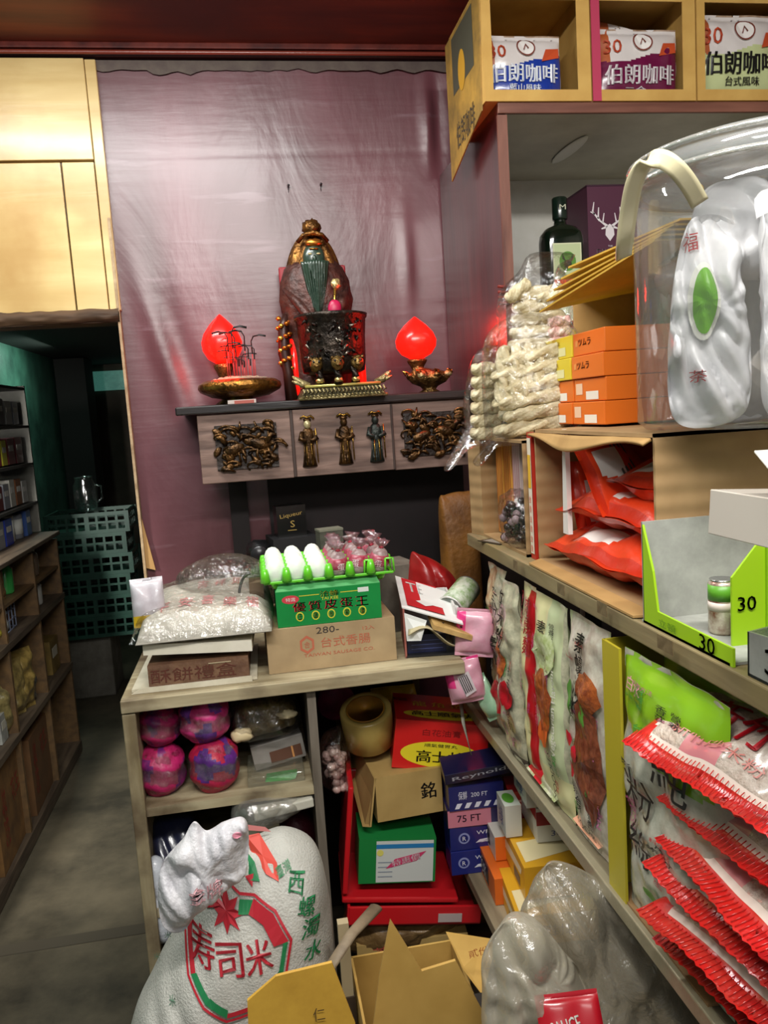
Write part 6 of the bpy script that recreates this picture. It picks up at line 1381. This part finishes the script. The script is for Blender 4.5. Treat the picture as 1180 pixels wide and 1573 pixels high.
# milky plastic bags
BG = film(bscale=34, opac=.16, bump=1.0, rough=.2, name='bag', milky=.46, milk='c4bca8')
BG2 = film(bscale=34, opac=.14, bump=1.0, rough=.22, name='bag', milky=.34, milk='b4ac98')
def Lg(px, py, y, b): p = atY(px, py, y); return (p.x-b[0], p.z-b[2])
bb = (.41, 1.06, .62)
mb = MB(); mb.inflate([Lg(a, b, 1.06, bb) for a, b in ((790, 1640), (815, 1500), (800, 1420), (830, 1345), (860, 1325), (930, 1360), (1000, 1440), (1060, 1530), (1110, 1620), (1000, 1680))], .07, BG2, n=120, rings=40, nz=.03, fr=11, seed=21, folds=.024); solo(mb, 'milky_plastic_bag', 'big milky plastic bag bulging under the middle shelf', 'bag', bb)
bb = (.31, 1.0, .62)
mb = MB(); mb.inflate([Lg(a, b, .98, bb) for a, b in ((768, 1640), (748, 1530), (752, 1478), (790, 1425), (835, 1432), (878, 1480), (905, 1520), (930, 1640))], .05, BG, n=120, rings=40, nz=.02, fr=13, seed=31, folds=.022, ctr=Lg(850, 1500, .98, bb)); solo(mb, 'milky_plastic_bag', 'smaller knotted milky plastic bag in front of the big one', 'bag', bb)
p = atY(880, 1590, .93); t = T('red_packet', 'red packet with white lettering poking in at the bottom edge', 'packet', tuple(p), (R(-30), R(-4), R(-10)))
mb = MB(); mp = mb.pouch(.085, .10, .02, P('b81424', .3, coat=.6), nz=.003, seed=2); mb.build('bag', t); mb = MB(); mb.text('SAUCE', P('e0dcd4', .4), -.008, .012, .04, .018, ang=.15, fn=mp, bold=.06); mb.text('辣醬', P('1c1414', .4), .015, -.012, .03, .018, fn=mp); mb.build('print', t)
for c in t.children: c.location = (0, 0, -.05)
# ============================================================ LEFT SHELVING IN THE DARK AISLE
DW = wood('dark_shelf_edge', '6a5a48', '3c3026', 'y', .6, 6, .3); BRW = wood('brown_board', '7a5c38', '54402a', 'y', .6, 5, .2)
LX = -.90; LY0, LY1 = 2.2, 3.85
t = T('aisle_cabinet', 'low brown goods cabinet along the left of the dark aisle', 'cabinet', (LX, LY1, 0))
D2 = LY1-LY0
mb = MB(); mb.box((-.2, -D2/2, 1.045), (.42, D2, .018), DW); mb.build('worktop', t, bev=.003)
for z_, n_ in ((.755, 'shelf_board'), (.425, 'shelf_board'), (.03, 'base_board')):
    mb = MB(); mb.box((-.2, -D2/2, z_), (.40, D2, .024 if z_ > .1 else .05), DW); mb.build(n_, t)
mb = MB(); mb.box((-.2, -D2/2+.28, .892), (.38, D2-.6, .012), BRW); mb.build('thin_shelf', t)
for y_ in (0, -.42, -.86, -1.30):
    mb = MB(); mb.box((-.2, y_-.01, .52), (.39, .018, 1.0), BRW); mb.build('partition', t)
mb = MB(); mb.box((-.39, -D2/2, .52), (.012, D2, 1.0), P('3a2c20', .7)); mb.build('back_board', t)
UX_ = -.985; UY1 = 3.85
t = T('aisle_wall_rack', 'open rack of packets standing on the left aisle cabinet', 'shelf', (UX_, UY1, 1.055))
for k, z_ in enumerate((.135, .31, .478, .645)):
    mb = MB(); mb.box((-.12, -.55, z_), (.26, 1.15, .012), P('4a4844', .5)); mb.build('shelf_board', t)
mb = MB(); mb.box((-.12, .02, .33), (.26, .014, .66), P('77756c', .5, h2='5c5a52', vscale=6)); mb.build('side_panel', t)
mb = MB(); mb.box((-.25, -.55, .33), (.01, 1.15, .66), P('2c2c2a', .7)); mb.build('back_board', t)
random.seed(21)
cols_ = ['8a8c94', '2a3c9a', 'a8a8a4', '6a1c24', 'c8c23a', '38528c', 'b4b0a6', '7a4a2a', '4c4c54', '9a2c30', '3a7a4a']
names = {'8a8c94': 'grey', '2a3c9a': 'blue', 'a8a8a4': 'pale grey', '6a1c24': 'maroon', 'c8c23a': 'yellow', '38528c': 'steel blue', 'b4b0a6': 'off-white', '7a4a2a': 'brown', '4c4c54': 'charcoal', '9a2c30': 'red', '3a7a4a': 'green'}
rowz = (.0, .141, .316, .484); rown = ('lowest', 'second', 'third', 'top')
plan = [['38528c', '8a8c94', 'b4b0a6', '2a3c9a', '8a8c94'], ['a8a8a4', '7a4a2a', 'b4b0a6', '8a8c94', '6a1c24'], ['6a1c24', '6a1c24', 'c8c23a', '9a2c30', '2a3c9a'], ['8a8c94', 'a8a8a4', '4c4c54', 'b4b0a6', '2a3c9a']]
ordn = ('farthest', 'second', 'third', 'fourth', 'nearest visible')
for r in range(4):
    y = UY1-.05
    for c_ in range(5):
        w = random.uniform(.07, .11) if c_ < 4 else .11; h = random.uniform(.095, .118); col = plan[r][c_]
        if r == 0 and c_ in (1, 2):
            t2 = T('tin_can', '%s tin on the %s row of the aisle rack, %s from the far end' % (names[col], rown[r], ordn[c_]), 'can', (UX_-.05, y-w/2, 1.0555), group='goods on the aisle rack')
            mb = MB(); mb.lathe([(w*.38, 0), (w*.40, .004), (w*.40, h-.006), (w*.38, h)], P(col, .3, .4), n=24); mb.build('body', t2); mb = MB(); mb.lathe([(w*.405, h*.2), (w*.405, h*.8)], P('cfcfc8', .4), n=24); mb.build('label', t2)
        else:
            t2 = T('goods_packet', '%s packet on the %s row of the aisle rack, %s from the far end' % (names[col], rown[r], ordn[c_]), 'packet', (UX_-.01, y, 1.0615+rowz[r] if r else 1.0555), group='goods on the aisle rack')
            mb = MB(); mb.box((-.06, -w/2, h/2), (.12, w*.92, h), P(col, .35, coat=.3)); mb.rect(w*.15, h*.55, w*.75, h*.8, P('d0ccc0', .4), O=(0, 0, 0), U=(0, 1, 0)) if False else None
            mb.box((.0005, -w/2, h*.62), (.001, w*.6, h*.22), P('c8c4bc', .4)); mb.build('pack', t2, bev=.002)
        y -= w+.012
# goods in the low cabinet
def goods(lab, kind, y, z, w, h, col, x=-.02):
    nm = {'jar': 'glass_jar', 'bag': 'goods_bag', 'box': 'goods_box', 'basket': 'wire_basket'}[kind]
    t2 = T(nm, lab, {'jar': 'jar', 'bag': 'bag', 'box': 'box', 'basket': 'basket'}[kind], (LX+x-.05, y, z), group='goods in the aisle cabinet')
    if kind == 'jar':
        mb = MB(); mb.lathe([(w*.42, 0), (w*.45, .006), (w*.45, h*.75), (w*.3, h*.86), (w*.3, h*.9)], P(col, .12, coat=1), n=24); mb.build('glass', t2); mb = MB(); mb.lathe([(w*.32, h*.88), (w*.33, h), (0, h)], P('c8c8c0', .3, .5), n=20); mb.build('lid', t2)
    if kind == 'bag':
        mb = MB(); mb.pouch(w, h, .07, P(col, .35, coat=.5, bump=.4, h2='%02x%02x%02x' % tuple(int(int(col[i:i+2], 16)*.6) for i in (0, 2, 4)), vscale=25), nz=.012, seed=int(y*50)); mb.build('bag', t2); t2.rotation_euler = (0, 0, R(60))
    if kind == 'box':
        mb = MB(); mb.box((-.06, 0, h/2), (.14, w, h), P(col, .5, h2='%02x%02x%02x' % tuple(int(int(col[i:i+2], 16)*.7) for i in (0, 2, 4)), vscale=12)); mb.box((.0105, 0, h*.6), (.001, w*.6, h*.3), P('c4c0b0', .4)); mb.build('box', t2, bev=.002)
    if kind == 'basket':
        mb = MB()
        for k in range(4): z2 = h*k/3; mb.tube([(.02, -w/2, z2), (.02, w/2, z2), (-.1, w/2, z2), (-.1, -w/2, z2), (.02, -w/2, z2)], .003, P('9aa4bc', .3, .3), 6)
        for k in range(5): y2 = -w/2+w*k/4; mb.tube([(.02, y2, 0), (.02, y2, h)], .003, P('9aa4bc', .3, .3), 6)
        mb.build('wires', t2)
goods('clear brown jar on the upper row at the far end of the aisle cabinet', 'jar', 3.60, .899, .08, .12, '6a5848')
goods('white topped jar in the far bay under the thin shelf', 'jar', 3.62, .768, .07, .11, 'b8b4ac')
goods('green glowing bottle in the second bay of the aisle cabinet', 'jar', 3.24, .899, .07, .125, '3a9a4a')
goods('brown paper packet left of the green bottle', 'bag', 3.10, .899, .10, .12, '8a6a42')
goods('clear bag of nuts nearest in the upper bay', 'bag', 2.93, .899, .12, .12, 'a08a6a')
goods('pale wire basket of goods under the thin shelf', 'basket', 3.17, .768, .16, .11, 'ffffff')
goods('orange packet inside the pale wire basket', 'bag', 3.20, .770, .09, .10, 'c07030', -.05)
goods('yellow and silver packet in the near bay under the thin shelf', 'bag', 2.95, .768, .13, .11, 'b8a83a')
goods('tan paper pouch in the middle shelf row of the aisle cabinet', 'bag', 3.14, .438, .13, .22, 'a08a50')
goods('pale gold foil bag lying in the middle shelf row', 'bag', 2.93, .438, .15, .18, '9c8c58')
goods('dark clear tray in the middle shelf row, near its partition', 'bag', 3.30, .438, .12, .12, '5c5850')
goods('blue box in the far bay of the middle row', 'box', 3.52, .438, .10, .12, '2c3f8a')
goods('tan carton at the far end of the middle row', 'box', 3.72, .438, .14, .15, '94793f', .0)
goods('green and white box at the near end of the middle row', 'box', 2.99, .438, .06, .12, '1f7a5a', .0)
goods('pale pouch of dried beans right of the thin partition, upper bay', 'bag', 3.47, .899, .12, .125, 'b09a78')
goods('white and silver packet in the upper bay beside the nuts', 'bag', 2.83, .899, .10, .12, 'b8b4a8')
goods('small orange jar by the far partition under the thin shelf', 'jar', 3.47, .768, .07, .11, 'a8602c')
goods('silver pouch at the near side of the wire basket', 'bag', 3.05, .768, .09, .11, 'a8a8a8', -.01)
goods('yellow pouch nearest in the bay under the thin shelf', 'bag', 2.84, .768, .10, .11, 'c0a83c')
goods('golden pouch standing between partition and dark tray', 'bag', 3.22, .438, .12, .24, 'a08648', -.0)
goods('brown box at the back of the middle row behind the pouches', 'box', 3.08, .438, .24, .27, '7a5834', -.14)
goods('pale bottle in the middle of the middle row', 'jar', 3.34, .438, .07, .19, 'c0bcae')
goods('white box in front of the green and white one', 'box', 2.90, .438, .07, .10, 'b8b8b0', .01)
goods('dark brown carton filling the far bay of the middle row', 'box', 3.62, .438, .18, .24, '5c4228', -.10)
for lab, y, w, h, col in (('brown carton with red print leaning out at the floor of the aisle cabinet', 2.85, .34, .34, '8c6434'), ('plain brown carton behind the red printed one on the floor row', 3.25, .30, .30, '6e4a28')):
    t2 = T('cardboard_box', lab, 'box', (LX-.02, y, .056), (0, 0, R(2)))
    mb = MB(); mb.box((-.15, 0, h/2), (.30, w, h), board('cb_'+col, col, '5c4024'))
    if 'red' in lab: mb.text('台灣特產', P('8c2c20', .6), -.09, .17, .05, .22, O=(.0005, 0, 0), U=(0, 1, 0)); mb.text('花生', P('8c2c20', .6), .06, .22, .10, .08, O=(.0005, 0, 0), U=(0, 1, 0), ang=.2)
    mb.build('carton', t2, bev=.003)

# ============================================================ BACK OF THE AISLE
t = T('stone_block', 'whitewashed concrete block under the green crates', 'block', (-.985, 4.62, 0))
mb = MB(); mb.box((0, .15, .18), (.24, .3, .36), P('77736a', .8, h2='5a564c', vscale=8, bump=.4)); mb.build('block', t, bev=.008)
crate = T('plastic_crate', 'dark green slatted plastic crate, bottom of the stack at the aisle end', 'crate', (-1.13, 4.55, .361), group='green crates stacked at the aisle end')
CRG = P('1f4a3c', .4, h2='173a30', vscale=12)
mb = MB(); w, d, h = .42, .30, .115
for y_ in (0, d):
    mb.box((w/2, y_, h-.010), (w, .010, .020), CRG); mb.box((w/2, y_, .010), (w, .010, .020), CRG); mb.box((w/2, y_, h*.52), (w, .008, .012), CRG)
for x_ in (0, w):
    mb.box((x_, d/2, h-.010), (.010, d, .020), CRG); mb.box((x_, d/2, .010), (.010, d, .020), CRG); mb.box((x_, d/2, h*.52), (.008, d, .012), CRG)
mb.box((w/2, d/2, .003), (w, d, .004), CRG); mb.build('shell', crate)
mb = MB()
for k in range(9):
    for y_ in (0, d): mb.box((w*k/8, y_, h/2), (.012 if k % 4 else .024, .009, h), CRG)
for k in range(6):
    for x_ in (0, w): mb.box((x_, d*k/5, h/2), (.009, .012, h), CRG)
mb.build('slats', crate)
for j, n_ in enumerate(('second', 'third', 'fourth', 'fifth', 'sixth')):
    dup(crate, 'dark green slatted plastic crate, %s from the bottom at the aisle end' % n_, (-1.13+.012*(-1)**j, 4.55, .361+.1155*(j+1)))
t = T('glass_jug', 'clear glass jug standing on the crates in the dark back room', 'jug', (-.93, 4.70, .361+.1155*6+.002))
mb = MB(); mb.lathe([(.05, 0), (.06, .01), (.06, .14), (.045, .17), (.05, .19), (.047, .19), (.042, .17), (.055, .14), (.05, .01)], film(opac=.2, name='glass', bump=.05), n=28); mb.build('glass', t); mb = MB(); mb.tube([(.055, 0, .14), (.09, 0, .13), (.09, 0, .06), (.058, 0, .04)], .006, film(opac=.3, name='glass', bump=.05), 8); mb.build('handle', t)
t = T('dark_side_cabinet', 'dark tall cabinet at the back of the aisle behind the purple panel', 'cabinet', (-.80, 6.2, 0))
mb = MB(); mb.box((.2, .2, .85), (.4, .4, 1.68), P('221a17', .6)); mb.build('body', t); mb = MB(); mb.box((.1, -.004, .9), (.18, .01, 1.3), P('2c2320', .5)); mb.build('door', t)
# prints, seals and labels belong to the body they are on
for root in [o for o in C.objects if o.type == 'EMPTY' and o.parent is None and 'label' in o.keys()]:
    kids = list(root.children); main = [k for k in kids if k.name.split('.')[0] in ('bag', 'sack', 'box', 'carton', 'shell')]
    if not main: continue
    for k in kids:
        if k.name.split('.')[0] in ('printing', 'printed_lines', 'crimped_seal', 'sticker', 'writing', 'emblem_print', 'top_print', 'pink_print', 'barcode_label', 'print', 'red_print') and k is not main[0]:
            k.location = k.location-main[0].location; k.parent = main[0]
# ============================================================ LIGHT
def area(name, loc, tgt, sx, sy, e, col=(1, 1, 1)):
    ld = bpy.data.lights.new(name, 'AREA'); ld.shape = 'RECTANGLE'; ld.size = sx; ld.size_y = sy; ld.energy = e; ld.color = col
    o = bpy.data.objects.new(name, ld); C.objects.link(o); o.location = loc
    d = Vector(tgt)-Vector(loc); o.rotation_euler = d.to_track_quat('-Z', 'Y').to_euler(); return o
area('ceiling_tube_front', (-.30, 1.70, 2.44), (-.25, 1.95, 1.0), 1.0, .08, 14, (.97, 1, .97))
area('ceiling_tube_middle', (.15, .2, 2.44), (.3, 1.0, .9), 1.3, .12, 30, (1, .98, .93))
area('ceiling_tube_street', (-.1, -1.0, 2.4), (.2, 1.6, 1.0), 1.3, .3, 8, (1, .97, .92))
area('back_room_tube', (-1.05, 4.9, 1.97), (-1.3, 4.9, 1.6), .5, .08, 2.2, (.7, 1, .88))
al = area('aisle_fill', (-1.0, 1.6, 1.62), (-.98, 3.3, .75), .1, .5, 16, (1, .97, .9)); al.data.spread = R(85)  # unseen fill light, added to brighten the left aisle shelving
w = bpy.data.worlds.new('street_light'); sc.world = w; w.use_nodes = True
w.node_tree.nodes['Background'].inputs[0].default_value = (.85, .93, 1, 1); w.node_tree.nodes['Background'].inputs[1].default_value = .13
sc.view_settings.view_transform = 'Standard'; sc.view_settings.look = 'None'; sc.view_settings.gamma = 1; sc.view_settings.use_curve_mapping = False
sc.view_settings.exposure = .38
bpy.context.view_layer.update()
